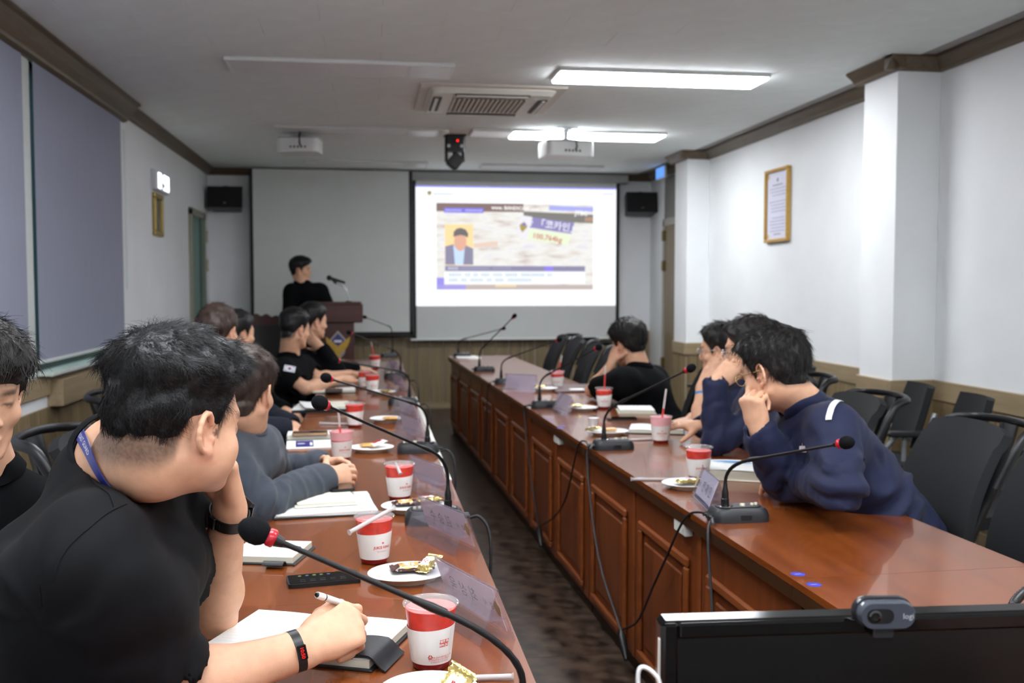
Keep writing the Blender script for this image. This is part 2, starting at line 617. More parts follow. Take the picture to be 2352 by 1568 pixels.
for n, (a, b, z0) in enumerate(((3.4, 5.375, .968), (5.545, 7.385, .995))):
    t = thing('roller_blind', ('grey roller blind nearer the camera, cut by the left edge' if n == 0 else 'grey roller blind between the white post and the clock wall'), 'blind', (XL + .022, a, z0), group='grey roller blinds on the left wall')
    L = b - a
    MB().sheet(lambda u, v: (.0025 * math.sin(u * 9) * (1 - v), u * L, v * (2.585 - z0)), 24, 6, .0012).obj('blind_fabric', M_blind, t, 60)
    MB().tube([(0, -.006, -.006), (0, L + .006, -.006)], .011, 12).obj('bottom_bar', M_frame, t, 50)
    MB().tube([(0, 0, 2.6 - z0), (0, L, 2.6 - z0)], .02, 12).obj('roller', M_frame, t, 50)
    if n:
        MB().tube([(.012, L + .03, 2.5 - z0), (.012, L + .034, 1.4 - z0), (.012, L + .05, 1.37 - z0), (.012, L + .066, 1.4 - z0), (.012, L + .07, 2.5 - z0)], .0022, 6).obj('pull_chain', M_frame, t, 60)

# far left door with a green glass leaf
M_green = mat('door_green', (70, 122, 108), .3, var=.12, scale=3)
d1 = struct(MB().box((XL, 10.12, 0), (XL + .03, 10.2, 2.16), .003).box((XL, 10.9, 0), (XL + .03, 10.98, 2.16), .003).box((XL, 10.12, 2.1), (XL + .03, 10.98, 2.17), .003), 'door_1', mat('door_frame', (150, 150, 132), .45, var=.05))
MB().box((XL, 10.2, .01), (XL + .015, 10.66, 2.1), .002).obj('door_leaf', M_green, d1)
MB().box((XL, 10.66, .01), (XL + .02, 10.74, 2.1), .002).obj('door_edge', M_dkframe, d1)
MB().box((XL, 10.74, .01), (XL + .012, 10.9, 2.1), .002).obj('door_leaf', M_green, d1)
# far right door beyond the column
d2 = struct(MB().box((XR - .03, 10.7, 0), (XR, 10.76, 2.12), .003).box((XR - .03, 9.72, 0), (XR, 9.78, 2.12), .003).box((XR - .03, 9.72, 2.06), (XR, 10.76, 2.14), .003), 'door_2', mat('door_frame_tan', (172, 168, 158), .4, var=.05))
MB().box((XR - .022, 9.78, .01), (XR, 10.7, 2.06), .002).obj('door_leaf', wood('door_wood', (122, 108, 84), (150, 134, 106), .4, 'z', 8), d2)
MB().box((XR - .02, 9.78, 2.14), (XR, 10.72, 2.6), .002).obj('transom', mat('transom', (128, 128, 120), .4, var=.06), d2)
for z in (1.9, 1.57, .5):
    MB().box((XR - .045, 10.66, z), (XR - .02, 10.74, z + .11), .003).obj('hinge', M_brass, d2)
# exit sign
t = thing('exit_sign', 'small glowing exit sign hung by the ceiling above the right door', 'sign', (3.11, 10.45, 2.55))
MB().box((-.012, -.16, 0), (.012, .16, .13), .003).obj('housing', M_white, t)
MB().box((-.015, -.15, .01), (-.0121, .15, .12)).obj('lit_face', emission('exit_glow', (96, 150, 235), 1.2), t)
MB().box((-.01, -.012, .13), (.01, .012, .14)).obj('bracket', M_white, t)
# wall switches by the left door
for k, z in enumerate((1.87, 1.56)):
    t = thing('wall_switch', ('upper' if k == 0 else 'lower') + ' beige switch plate on the left wall past the green door', 'switch', (XL, 11.16, z), group='switch plates by the green door')
    MB().box((0, 0, 0), (.012, .08, .13), .003).obj('plate', mat('beige_plastic', (190, 182, 150), .4, var=.03), t)
    MB().box((.012, .02, .035), (.017, .06, .095), .002).obj('rocker', M_white, t)

# ------------------------------------------------------------------ projection screens
M_scr = mat('screen_fabric', (216, 219, 216), .85, var=.02, scale=4, spec=.2)
def screen(name, label, x0, x1, z0, z1, y, case, low):
    t = thing(name, label, 'projection screen', ((x0 + x1) / 2, y, z0))
    hw, h = (x1 - x0) / 2, z1 - z0
    MB().box((-hw, 0, 0), (hw, .003, h)).obj('fabric', M_scr, t)
    for s in (-1, 1):
        MB().box((s * hw, -.001, 0), (s * (hw - .038), 0, h)).obj('side_border', M_black, t)
    if low:
        MB().box((-hw, -.001, 0), (hw, 0, .03)).obj('bottom_border', M_black, t)
    MB().tube([(-hw - .03, .0, -.012), (hw + .03, .0, -.012)], .014, 10).obj('bottom_bar', M_black if low else M_white, t, 50)
    if case:
        MB().box((-hw - .08, -.03, h), (hw + .1, .09, h + .1), .01).obj('casing', mat('screen_case', (158, 160, 156), .5, var=.03), t)
    return t
sc1 = screen('projection_screen', 'blank grey pull-down screen with black edge behind the lectern', -1.29, .475, .862, 2.672, 11.17, False, True)
sc2 = screen('projection_screen', 'pull-down screen showing the bright projected slide', .478, 2.845, .812, 2.575, 11.21, True, False)

# projected slide: flat pieces that glow by themselves, in place of the projector's beam
SX0, SX1, SZ0, SZ1 = .512, 2.803, 1.178, 2.515
slide = thing('projected_slide', 'bright projected slide with news video on the right screen', 'slide', ((SX0 + SX1) / 2, 11.2045, SZ0))
_SW, _SH = SX1 - SX0, SZ1 - SZ0
def sp(cx, cy):
    return ((cx - 48) / 2264 - .5) * _SW, (1 - (cy - 28) / 1352) * _SH
def srect(name, c0, c1, rgb, lay, st=1.0, skew=0, mt=None):
    x0, z0 = sp(c0[0], c1[1]); x1, z1 = sp(c1[0], c0[1])
    yy = -.0006 * lay
    return MB().add([(x0, yy, z0), (x1, yy, z0 - skew), (x1, yy, z1 - skew), (x0, yy, z1)], [(0, 1, 2, 3)]).obj(name, mt or emission('slide_%d_%d_%d' % rgb, rgb, st), slide)
srect('slide_page', (48, 28), (2312, 1380), (247, 251, 255), 0, 1.08)
srect('header_line', (48, 24), (2312, 40), (150, 146, 250), 1)
vm = bpy.data.materials.new('slide_video')
vm.use_nodes = True
vm.cycles.emission_sampling = 'NONE'
_nt = vm.node_tree; _nt.nodes.clear()
_o = _nt.nodes.new('ShaderNodeOutputMaterial'); _e = _nt.nodes.new('ShaderNodeEmission')
_tc = _nt.nodes.new('ShaderNodeTexCoord'); _mp = _nt.nodes.new('ShaderNodeMapping'); _mp.inputs['Scale'].default_value = (1.3, 1, 5)
_n = _nt.nodes.new('ShaderNodeTexNoise'); _n.inputs['Scale'].default_value = 2.6; _n.inputs['Detail'].default_value = 5
_cr = _nt.nodes.new('ShaderNodeValToRGB')
for p_, c_ in ((.28, (196, 178, 178)), (.42, (228, 222, 216)), (.55, (238, 238, 234)), (.7, (226, 222, 232))):
    e_ = _cr.color_ramp.elements.new(p_); e_.color = lin(c_) + (1,)
_cr.color_ramp.elements.remove(_cr.color_ramp.elements[0]); _cr.color_ramp.elements.remove(_cr.color_ramp.elements[-1])
_nt.links.new(_tc.outputs['Object'], _mp.inputs[0]); _nt.links.new(_mp.outputs[0], _n.inputs[0]); _nt.links.new(_n.outputs[0], _cr.inputs[0])
_nt.links.new(_cr.outputs[0], _e.inputs[0]); _nt.links.new(_e.outputs[0], _o.inputs[0])
srect('video_picture', (275, 215), (2048, 1195), (0, 0, 0), 1, mt=vm)
srect('video_top_strip', (275, 215), (1250, 310), (140, 120, 116), 2)
srect('video_top_strip', (1250, 300), (2048, 400), (132, 130, 126), 2, skew=.03)
srect('video_top_strip', (1540, 232), (2048, 285), (172, 176, 238), 3, skew=.012)
srect('video_patch', (1950, 360), (2048, 410), (178, 148, 128), 3)
srect('video_bottom_strip', (275, 1140), (2048, 1195), (196, 182, 178), 2)
srect('video_corner', (275, 1060), (360, 1195), (158, 150, 232), 3)
srect('video_corner', (275, 1140), (600, 1195), (172, 162, 228), 3)
srect('video_patch', (930, 1138), (1170, 1165), (232, 214, 176), 3)
srect('video_patch', (690, 670), (960, 720), (232, 206, 190), 2, skew=-.03)
srect('caption_tag', (360, 268), (800, 325), (132, 126, 226), 4)
srect('portrait_ground', (370, 456), (684, 918), (255, 222, 166), 4)
def spoly(name, pts, rgb, lay, st=1.0):
    p = [sp(*q) for q in pts]
    return MB().add([(x, -.0006 * lay, z) for x, z in p], [tuple(range(len(p)))[::-1]]).obj(name, emission('slide_%d_%d_%d' % rgb, rgb, st), slide)
spoly('portrait_suit', [(372, 912), (372, 705), (460, 680), (540, 760), (600, 690), (684, 730), (684, 912)], (146, 144, 168), 5)
spoly('portrait_shirt', [(480, 912), (462, 690), (536, 760), (590, 700), (572, 912)], (202, 224, 250), 6)
spoly('portrait_face', [(540 + 70 * math.cos(a / 8 * math.pi), 650 + 108 * math.sin(a / 8 * math.pi)) for a in range(16)], (228, 178, 156), 7)
spoly('portrait_hair', [(462, 600), (466, 540), (500, 504), (545, 494), (600, 512), (630, 560), (622, 608), (590, 584), (540, 576), (490, 588)], (120, 116, 116), 8)
srect('caption_bar', (370, 925), (1955, 985), (146, 142, 172), 4)
srect('caption_bar_glow', (1490, 926), (1590, 984), (152, 138, 236), 5)
srect('caption_box', (360, 988), (1955, 1130), (246, 250, 253), 4)
spoly('card_head', [(1354, 366), (1832, 424), (1796, 552), (1318, 484)], (146, 142, 190), 5)
spoly('card_foot', [(1312, 496), (1794, 564), (1756, 688), (1286, 612)], (232, 242, 214), 5)
spoly('card_side', [(1215, 344), (1350, 362), (1290, 606), (1170, 560)], (236, 232, 240), 4)
spoly('card_emblem', [(1205, 456), (1255, 420), (1300, 452), (1288, 486), (1236, 542), (1212, 500)], (176, 160, 90), 6)
spoly('card_emblem_top', [(1225, 450), (1256, 424), (1290, 452), (1256, 476)], (140, 136, 180), 7)
spoly('header_emblem', [(172, 96), (200, 80), (228, 96), (222, 116), (200, 140), (178, 118)], (190, 176, 104), 3)
spoly('header_emblem_top', [(182, 98), (200, 84), (218, 98), (200, 112)], (96, 92, 150), 4)
def stext(body, cx, cy, hpx, rgb, lay, ang=0.0, align='CENTER', st=1.0, bold=.0, spacing=1.0):
    x, z = sp(cx, cy)
    s = hpx / 1352 * _SH * 1.25
    c, n = math.cos(ang), math.sin(ang)
    mt = axes((x, -.0006 * lay, z), (c, 0, n), (-n, 0, c), (0, -1, 0))
    return text(body, s, emission('slide_%d_%d_%d' % rgb, rgb, st), slide, mt, align, bold=bold, spacing=spacing)
stext('www. BANDICAM .com', 1160, 268, 44, (244, 242, 240), 6, -.02, bold=.002)
stext('JTBC', 1910, 318, 56, (250, 250, 250), 6, -.04, bold=.002)
stext('총 「코카인」', 1575, 462, 86, (236, 234, 246), 7, -.135, bold=.002)
stext('100.764kg', 1520, 602, 68, (206, 136, 120), 7, -.15, bold=.002)
# lines of small print, too blurred to read: short word bars
def words_row(x0, cy, hpx, lens, rgb, lay):
    x = x0
    for L in lens:
        k = 0
        while k < L:
            g = min(random.choice((20, 24)), L - k)
            mb = MB()
            a0, b0 = sp(x + k, cy + hpx / 2); a1, b1 = sp(x + k + g - 6, cy - hpx / 2)
            yy = -.0006 * lay
            hh = b1 - b0
            mb.add([(a0, yy, b0), (a1, yy, b0), (a1, yy, b0 + hh * .22), (a0, yy, b0 + hh * .22)], [(0, 1, 2, 3)])
            mb.add([(a0, yy, b1 - hh * .25), (a1, yy, b1 - hh * .25), (a1, yy, b1), (a0, yy, b1)], [(0, 1, 2, 3)])
            xm = (a0 + a1) / 2; q = (a1 - a0) * .16
            mb.add([(xm - q, yy, b0), (xm + q, yy, b0), (xm + q, yy, b1), (xm - q, yy, b1)], [(0, 1, 2, 3)])
            mb.obj('print_mark', emission('slide_%d_%d_%d' % rgb, rgb, 1.0), slide)
            k += g
        x += L + 34
words_row(412, 1026, 30, (145, 62, 50, 100, 105, 145, 265, 62), (150, 176, 206), 5)
words_row(412, 1086, 30, (105, 65, 150, 62, 105, 280), (150, 176, 206), 5)
words_row(402, 953, 26, (120,), (236, 236, 246), 6)
words_row(540, 953, 22, (330, 210), (176, 172, 200), 6)
words_row(374, 297, 22, (190, 190), (214, 214, 250), 5)
words_row(246, 116, 20, (220,), (140, 140, 230), 3)
words_row(2150, 92, 18, (130,), (130, 130, 170), 3)
words_row(1920, 92, 14, (190,), (196, 222, 236), 3)

# ------------------------------------------------------------------ wall loudspeakers
for x, lb in ((-1.53, 'black wall loudspeaker left of the blank screen'), (3.07, 'black wall loudspeaker right of the lit screen')):
    t = thing('wall_speaker', lb, 'loudspeaker', (x, 11.13, 2.225), rot=(math.radians(-8), 0, 0), group='black wall loudspeakers')
    MB().prism([(-.185, -.1), (.185, -.1), (.15, .12), (-.15, .12)], 0, .23).obj('cabinet', M_black, t)
    MB().box((-.17, -.108, .012), (.17, -.1, .218), .004).obj('grille', mat('speaker_grille', (9, 9, 10), .7, var=.3, scale=300), t)
    MB().ball((0, 0, .23), .055, 14, 8, (1, 1, .5)).obj('mount_knob', M_black, t, 60)
    MB().box((-.012, -.112, .045), (.012, -.108, .052)).obj('badge', M_metal, t)
    MB().tube([(0, .1, .2), (0, .2, .2)], .025, 10).obj('wall_arm', M_black, t)

# ------------------------------------------------------------------ clock, frames
t = thing('wall_clock', 'white glowing digital clock on the left wall above a small frame', 'clock', (XL, 8.47, 2.2))
MB().box((0, -.02, -.02), (.04, .53, .15), .006).obj('housing', mat('clock_case', (208, 210, 214), .4, var=.02), t)
M_led = emission('clock_digits', (238, 244, 255), 3.0)
def digit(ch, y0, wd, z0, hh):
    seg = {'0': 'abcdef', '1': 'bc', '2': 'abged', '3': 'abgcd', '4': 'fgbc', '5': 'afgcd', '6': 'afgedc', '7': 'abc', '8': 'abcdefg', '9': 'abcdfg'}[ch]
    th = .02
    R = {'a': (y0, y0 + wd, z0 + hh - th, z0 + hh), 'd': (y0, y0 + wd, z0, z0 + th), 'g': (y0, y0 + wd, z0 + hh / 2 - th / 2, z0 + hh / 2 + th / 2),
         'f': (y0, y0 + th, z0 + hh / 2, z0 + hh), 'e': (y0, y0 + th, z0, z0 + hh / 2), 'b': (y0 + wd - th, y0 + wd, z0 + hh / 2, z0 + hh), 'c': (y0 + wd - th, y0 + wd, z0, z0 + hh / 2)}
    mb = MB()
    for s in seg:
        a, b, c, d = R[s]
        mb.box((.04, a + .002, c + .002), (.045, b - .002, d - .002))
    mb.obj('digit', M_led, t)
for ch, y0 in (('1', -.005), ('0', .09), ('5', .28), ('0', .405)):
    digit(ch, y0, .095, 0, .13)
t = thing('picture_frame', 'small gilt picture frame hanging under the digital clock', 'picture frame', (XL, 8.48, 1.81))
fr = MB()
for lo, hi in (((0, 0, 0), (.03, .32, .04)), ((0, 0, .31), (.03, .32, .35)), ((0, 0, .04), (.03, .04, .31)), ((0, .28, .04), (.03, .32, .31))):
    fr.box(lo, hi, .006)
fr.obj('moulding', mat('gilt', (168, 146, 84), .35, metal=.5, var=.15, scale=60), t)
MB().box((.004, .04, .04), (.012, .28, .31)).obj('picture', mat('dark_photo', (86, 88, 84), .2, var=.5, scale=14), t)
t = thing('certificate_frame', 'tall gilt framed certificate on the right wall between the columns', 'picture frame', (XR, 7.41, 1.75))
fr = MB()
for lo, hi in (((0, 0, 0), (-.035, .46, .025)), ((0, 0, .56), (-.035, .46, .585)), ((0, 0, .025), (-.035, .025, .56)), ((0, .435, .025), (-.035, .46, .56))):
    fr.box(lo, hi, .005)
fr.obj('moulding', mat('gilt_pale', (196, 156, 78), .35, metal=.35, var=.15, scale=60), t)
MB().box((-.004, .025, .025), (-.014, .435, .56)).obj('sheet', mat('certificate_paper', (216, 216, 232), .5, var=.02), t)
MB().ball((-.015, .23, .495), .014, 10, 6, (.1, 1, 1.2)).obj('seal', mat('seal_ink', (80, 82, 80), .5), t)
M_ink = mat('faded_ink', (150, 152, 172), .6)
for k in range(15):
    z = .45 - k * .026
    if k in (4, 9):
        continue
    a = .07 + (.06 if k == 0 else random.uniform(0, .02)); b = .39 - (.06 if k == 0 else random.uniform(0, .06))
    MB().box((-.0145, a, z), (-.0139, b, z + (.011 if k == 0 else .006))).obj('print_line', M_ink, t)
MB().box((-.0145, .16, .058), (-.0139, .30, .068)).obj('print_line', M_ink, t)
for yy, zz in ((.05, .53), (.41, .53), (.05, .05), (.41, .05)):
    MB().ball((-.0145, yy, zz), .02, 8, 6, (.05, 1, 1)).obj('corner_ornament', mat('ornament_gold', (206, 176, 120), .5, var=.1), t)

# ------------------------------------------------------------------ ceiling fixtures
M_diff_on = emission('lit_diffuser', (247, 250, 255), LIGHT_STRENGTH)
M_diff_off = mat('unlit_diffuser', (238, 238, 238), .3, var=.02)
def lamp(x0, x1, y0, y1, on, label, group, cap=False):
    t = thing('ceiling_light', label, 'ceiling light', ((x0 + x1) / 2, (y0 + y1) / 2, ZC - .022), group=group)
    a, b = (x1 - x0) / 2, (y1 - y0) / 2
    fr = MB()
    for lo, hi in (((-a, -b, 0), (a, -b + .014, .022)), ((-a, b - .014, 0), (a, b, .022)), ((-a, -b + .014, 0), (-a + .014, b - .014, .022)), ((a - .014, -b + .014, 0), (a, b - .014, .022))):
        fr.box(lo, hi, .004)
    fr.obj('frame', M_white, t)
    if cap:
        MB().box((a - .26, -b + .012, -.002), (a - .012, b - .012, .016), .003).obj('end_panel', M_white, t)
    MB().box((-a + .012, -b + .012, -.012 if on else .002), (a - .012, b - .012, .012), .004).obj('diffuser', M_diff_on if on else M_diff_off, t)
G1, G2 = 'lit ceiling panels of the right row', 'unlit ceiling panels of the left row'
lamp(1.125, 2.44, 5.88, 6.2, True, 'long lit ceiling panel nearer the camera, right of the air conditioner', G1)
lamp(1.18, 2.49, 8.2, 8.55, True, 'lit ceiling panel behind the right projector', G1)
lamp(.845, 1.165, 8.22, 8.55, False, 'short unlit ceiling panel at the left end of the lit one', None)
lamp(1.18, 2.5, 10.52, 10.84, False, 'unlit ceiling panel just before the lit screen', None)
lamp(-.81, .5, 5.87, 6.22, False, 'unlit ceiling panel nearest the camera in the left row', G2, True)
lamp(-.75, .575, 8.26, 8.58, False, 'unlit ceiling panel above the left projector', G2, True)
lamp(-.65, .61, 10.45, 10.77, False, 'unlit ceiling panel before the blank screen', G2, True)
# the same rows go on above and behind the camera, out of frame
G3 = 'lit ceiling panels overhead, out of frame'
for k, y in enumerate((3.56, 1.24, -1.18)):
    lamp(1.125, 2.44, y, y + .32, k != 0, ('unlit', 'lit', 'lit')[k] + ' ceiling panel of the right row, out of frame ' + ('ahead of', 'above', 'behind')[k] + ' the camera', G3)
for k, y in enumerate((3.56, 1.24, -1.18)):
    lamp(-.81, .5, y, y + .32, True, 'lit ceiling panel of the left row, out of frame ' + ('ahead of', 'above', 'behind')[k] + ' the camera', G3)  # the panel ahead is unseen, added lit to brighten the left side

# cassette air conditioner
t = thing('ceiling_air_conditioner', 'cream cassette air conditioner set in the ceiling', 'air conditioner', (.81, 6.93, ZC))
M_cream = mat('cream_plastic', (226, 225, 214), .45, var=.03)
sk = MB()
for lo, hi in (((-.48, -.48, -.012), (.48, -.36, 0)), ((-.48, .36, -.012), (.48, .48, 0)), ((-.48, -.36, -.012), (-.36, .36, 0)), ((.36, -.36, -.012), (.48, .36, 0))):
    sk.box(lo, hi, .004)
sk.obj('outer_trim', mat('taupe_plastic', (214, 207, 196), .5, var=.03), t)
MB().rings([[(s * x, s * y, z) for x, y in rrect(.84, .84, .06)] for s, z in ((1, 0), (1, -.02), (.94, -.045))]).obj('body', M_cream, t, 30)
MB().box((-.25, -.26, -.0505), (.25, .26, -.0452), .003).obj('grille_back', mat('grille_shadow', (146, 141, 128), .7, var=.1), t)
lv = MB().box((-.004, -.255, -.058), (.004, .255, -.0506)).mesh('grille_slat')
for k in range(16):
    link('grille_slat', lv, M_cream, t, (-.24 + k * .032, 0, 0))
for k in range(4):
    a = k * math.pi / 2
    m4 = Matrix.Rotation(a, 4, 'Z')
    MB().box((-.25, -.385, -.052), (.25, -.325, -.045), .002, m4).obj('air_slot', mat('slot_dark', (40, 42, 40), .6), t)
    MB().box((-.24, -.372, -.058), (.24, -.35, -.05), .002, m4).obj('louvre', M_cream, t)
MB().box((.28, -.3, -.049), (.34, -.25, -.044), .002).obj('signal_panel', M_white, t)

# projectors
def projector(loc, rz, label, w=.42):
    t = thing('ceiling_projector', label, 'projector', loc, rz, 'white ceiling projectors')
    MB().prism(rrect(w, .3, .05, 5), 0, .11).obj('case', M_white, t, 30)
    MB().prism(rrect(w * .99, .29, .05, 5), .11, .125).obj('case_rim', mat('case_grey', (168, 170, 172), .4, var=.03), t)
    MB().lathe([(.032, 0), (.032, .03), (.026, .035)], 16).obj('lens', M_black, t, 40, (w * .25, .15, .055), (math.radians(-90), 0, 0))
    for k in range(5):
        MB().box((-.06 + k * .03, -.155, .03), (-.045 + k * .03, -.149, .045)).obj('socket', M_black, t)
    h = ZC - loc[2]
    MB().tube([(0, 0, .12), (0, 0, h - .01)], .02, 12).obj('mount_pole', M_white, t, 40)
    for sx in (-1, 1):
        MB().tube([(sx * .13, -.08, .122), (0, 0, .15), (sx * .13, .08, .122)], .008, 6).obj('mount_arm', M_metal, t, 40)
    MB().box((-.09, -.06, h - .012), (.09, .06, h - .0005), .004).obj('mount_plate', M_white, t)
    MB().tube(bez([(.03, -.14, .05), (.03, -.26, .03), (.02, -.12, .25), (.01, -.03, h - .02)], 12), .006, 6).obj('cable', M_black, t, 60)
projector((1.6, 8.1, 2.45), .15, 'white projector under the lit ceiling panel, right one', .40)
projector((-.57, 8.62, 2.51), -.12, 'white projector seen against the dim ceiling, left one', .34)

# black motorised camera hanging from the ceiling
t = thing('ceiling_camera', 'black moving camera with a red light hung from the ceiling', 'camera', (.73, 8.6, 2.44))
MB().box((-.095, -.06, .235), (.095, .06, .249), .004).obj('mount_plate', M_black, t)
MB().prism(rrect(.17, .1, .02), .1, .235).obj('upper_body', M_black, t, 30)
for s in (-1, 1):
    MB().box((s * .06, -.045, .02), (s * .085, .045, .13), .006).obj('yoke_arm', M_black, t)
    MB().lathe([(.014, 0), (.014, .006)], 12).obj('bolt', M_metal, t, 40, (s * .055, -.052, .15), (math.radians(90), 0, 0))
MB().box((-.055, -.05, -.06), (.055, .06, .07), .012, Matrix.Translation((0, 0, .02)) @ Matrix.Rotation(.7, 4, 'Y')).obj('head', M_black, t)
MB().ball((.02, -.053, .195), .009, 10, 6).obj('signal_light', emission('red_signal', (255, 30, 20), 2.5), t)
MB().tube([(0, 0, .0), (0, 0, .12)], .02, 10).obj('pivot', M_black, t)
t = thing('smoke_detector', 'small round cream detector on the ceiling beside the black camera', 'detector', (.615, 8.38, ZC - .028))
MB().lathe([(.03, 0), (.05, .008), (.055, .02), (.055, .0275)], 18).obj('dome', M_cream, t, 40)
MB().lathe([(.012, -.004), (.014, .001)], 10).obj('sensor', M_white, t, 40)


# ================================================================== conference tables
M_top = wood('table_top_wood', (100, 47, 14), (142, 75, 29), .27, 'y', 9, coat=.45)
M_edge = wood('table_edge_wood', (46, 28, 15), (70, 44, 24), .35, 'y', 10)
M_panel = wood('table_panel_wood', (92, 44, 18), (132, 68, 30), .36, 'z', 8, coat=.15)
M_mould = wood('table_moulding_wood', (108, 54, 24), (150, 82, 38), .35, 'y', 10, coat=.15)
M_dark = mat('table_plinth', (34, 20, 12), .5, var=.2)
M_label = mat('paper_label', (206, 206, 200), .6, var=.03)
TZ = .73

def table_unit(loc, rotz, L, W, inner, label, group, npan, labels=(), strip=None):
    """inner = +1: the aisle face looks along -x (right table); -1: along +x (left table). Local y runs along the aisle, x from the aisle edge outwards."""
    t = thing('conference_table', label, 'table', loc, rotz, group)
    s = inner
    MB().box((0, .0003, TZ - .016), (s * W, L - .0003, TZ)).obj('tabletop', M_top, t)
    MB().box((0.001 * s, .001, TZ - .05), (s * (W - .001), L - .001, TZ - .016), .002).obj('edge_band', M_edge, t)
    MB().box((s * .03, .01, .06), (s * .05, L - .01, TZ - .05)).obj('front_panel', M_panel, t)
    MB().box((s * .045, .01, 0), (s * .06, L - .01, .07)).obj('plinth', M_dark, t)
    for yy in (.03, L - .055):
        MB().box((s * .06, yy, 0), (s * (W - .06), yy + .025, TZ - .05), .002).obj('side_board', M_panel, t)
    pitch = L / npan
    for k in range(npan):
        a, b = pitch * k + .08, pitch * (k + 1) - .08
        fr = MB()
        z0, z1, wd = .09, .575, .03
        for lo, hi in (((a, z0), (b, z0 + wd)), ((a, z1 - wd), (b, z1)), ((a, z0 + wd), (a + wd, z1 - wd)), ((b - wd, z0 + wd), (b, z1 - wd))):
            fr.box((s * .014, lo[0], lo[1]), (s * .03, hi[0], hi[1]), .006)
        fr.obj('panel_moulding', M_mould, t)
        MB().box((s * .02, a + .062, z0 + .062), (s * .03, b - .062, z1 - .062), .007).obj('raised_panel', M_panel, t)
        if k:
            MB().box((s * .026, pitch * k - .014, .06), (s * .03, pitch * k + .014, TZ - .05), .0015).obj('stile', M_mould, t)
    for yy in labels:
        MB().box((s * .004, yy, TZ - .085), (s * .03, yy + .1, TZ - .05), .002).obj('edge_bracket', M_label, t)
    if strip:
        MB().box((-s * .004, strip[0], TZ - .03), (s * .012, strip[1], TZ + .0015), .0008).obj('edge_strip', mat('white_edge', (214, 216, 208), .5, var=.1, scale=30), t)
    return t

ANG = .0272
def rt(y, x=0.0):
    return (.735 + ANG * (9.5 - y) + x * math.cos(ANG), y + x * ANG, 0)
names_r = ['right table section under the webcam at the near end', 'right table section before the man with the reflective stripe', 'right table section with two open notebooks',
           'right table section before the man in black', 'right table section at the far end, almost bare']
for k, (a, b, n) in enumerate(((.12, 2.10, 3), (2.10, 4.08, 3), (4.08, 6.06, 3), (6.06, 8.04, 3), (8.04, 9.5, 2))):
    table_unit(rt(a), ANG, (b - a), .6, 1, names_r[k], 'sections of the right conference table', n, {0: (1.55,), 1: (.72,), 2: (.5,)}.get(k, ()))
names_l = ['left table section at the near edge with the open planner', 'left table section before the man in the grey fleece', 'left table section with the papers and blue leaflet',
           'left table section before the man with the flag patch', 'left table section at the far end by the lectern']
for k, (a, b, n) in enumerate(((.09, 2.07, 3), (2.07, 4.05, 3), (4.05, 6.03, 3), (6.03, 8.01, 3), (8.01, 9.2, 2))):
    table_unit((.268, a, 0), 0, b - a, .6, -1, names_l[k], 'sections of the left conference table', n, (), {1: (1.3, 1.97), 2: (.1, 1.9)}.get(k))

# ------------------------------------------------------------------ lectern
M_lect = wood('lectern_wood', (48, 20, 14), (76, 34, 24), .38, 'z', 9)
M_lectx = wood('lectern_wood_cross', (48, 20, 14), (76, 34, 24), .38, 'x', 9)
t = thing('lectern', 'dark red-brown wooden lectern with a gold eagle emblem', 'lectern', (-.305, 9.62, 0))
MB().box((-.15, 0, 0), (.15, .36, 1.06), .006).obj('body', M_lect, t)
MB().box((-.235, -.03, 1.05), (.235, .45, 1.225), .008).obj('top_box', M_lectx, t)
MB().box((-.22, .0, 1.22), (.22, .44, 1.245), .004).obj('reading_board', M_lectx, t)
MB().box((-.19, -.03, 0), (.19, .4, .06), .006).obj('base', M_lect, t)
em = MB().prism([(0, .13), (.088, .03), (.06, -.09), (0, -.165), (-.06, -.09), (-.088, .03)], 0, .008, axes((0, -.0005, .845), (1, 0, 0), (0, 0, 1), (0, -1, 0))).obj('emblem', mat('emblem_silver', (150, 142, 140), .4, metal=.4, var=.1), t)
MB().prism([(0, .105), (.062, .035), (0, -.03), (-.062, .035)], .008, .012, axes((0, 0, .845), (1, 0, 0), (0, 0, 1), (0, -1, 0))).obj('emblem_shield', mat('emblem_blue', (52, 54, 108), .4, var=.1), em)
for s in (-1, 1):
    MB().prism([(s * x, z) for x, z in ((0, -.02), (.05, .02), (.115, .075), (.11, .03), (.09, -.02), (.06, -.06), (.02, -.09), (0, -.1))], .012, .018, axes((0, 0, .845), (1, 0, 0), (0, 0, 1), (0, -1, 0))).obj('wing', mat('emblem_gold', (176, 142, 58), .4, metal=.5, var=.15, scale=50), em)
MB().prism([(-.03, -.02), (.03, -.02), (.018, -.12), (0, -.145), (-.018, -.12)], .012, .022, axes((0, 0, .845), (1, 0, 0), (0, 0, 1), (0, -1, 0))).obj('eagle_body', MATS['emblem_gold'], em)
MB().prism(rrect(.07, .022, .004), .012, .015, axes((0, 0, .874), (1, 0, 0), (0, 0, 1), (0, -1, 0))).obj('name_band', mat('emblem_band', (206, 204, 214), .5), em)
MB().prism(rrect(.09, .055, .004), 0, .006, axes((0, -.0005, .635), (1, 0, 0), (0, 0, 1), (0, -1, 0))).obj('name_plaque', mat('plaque', (118, 110, 124), .4, var=.1), t)
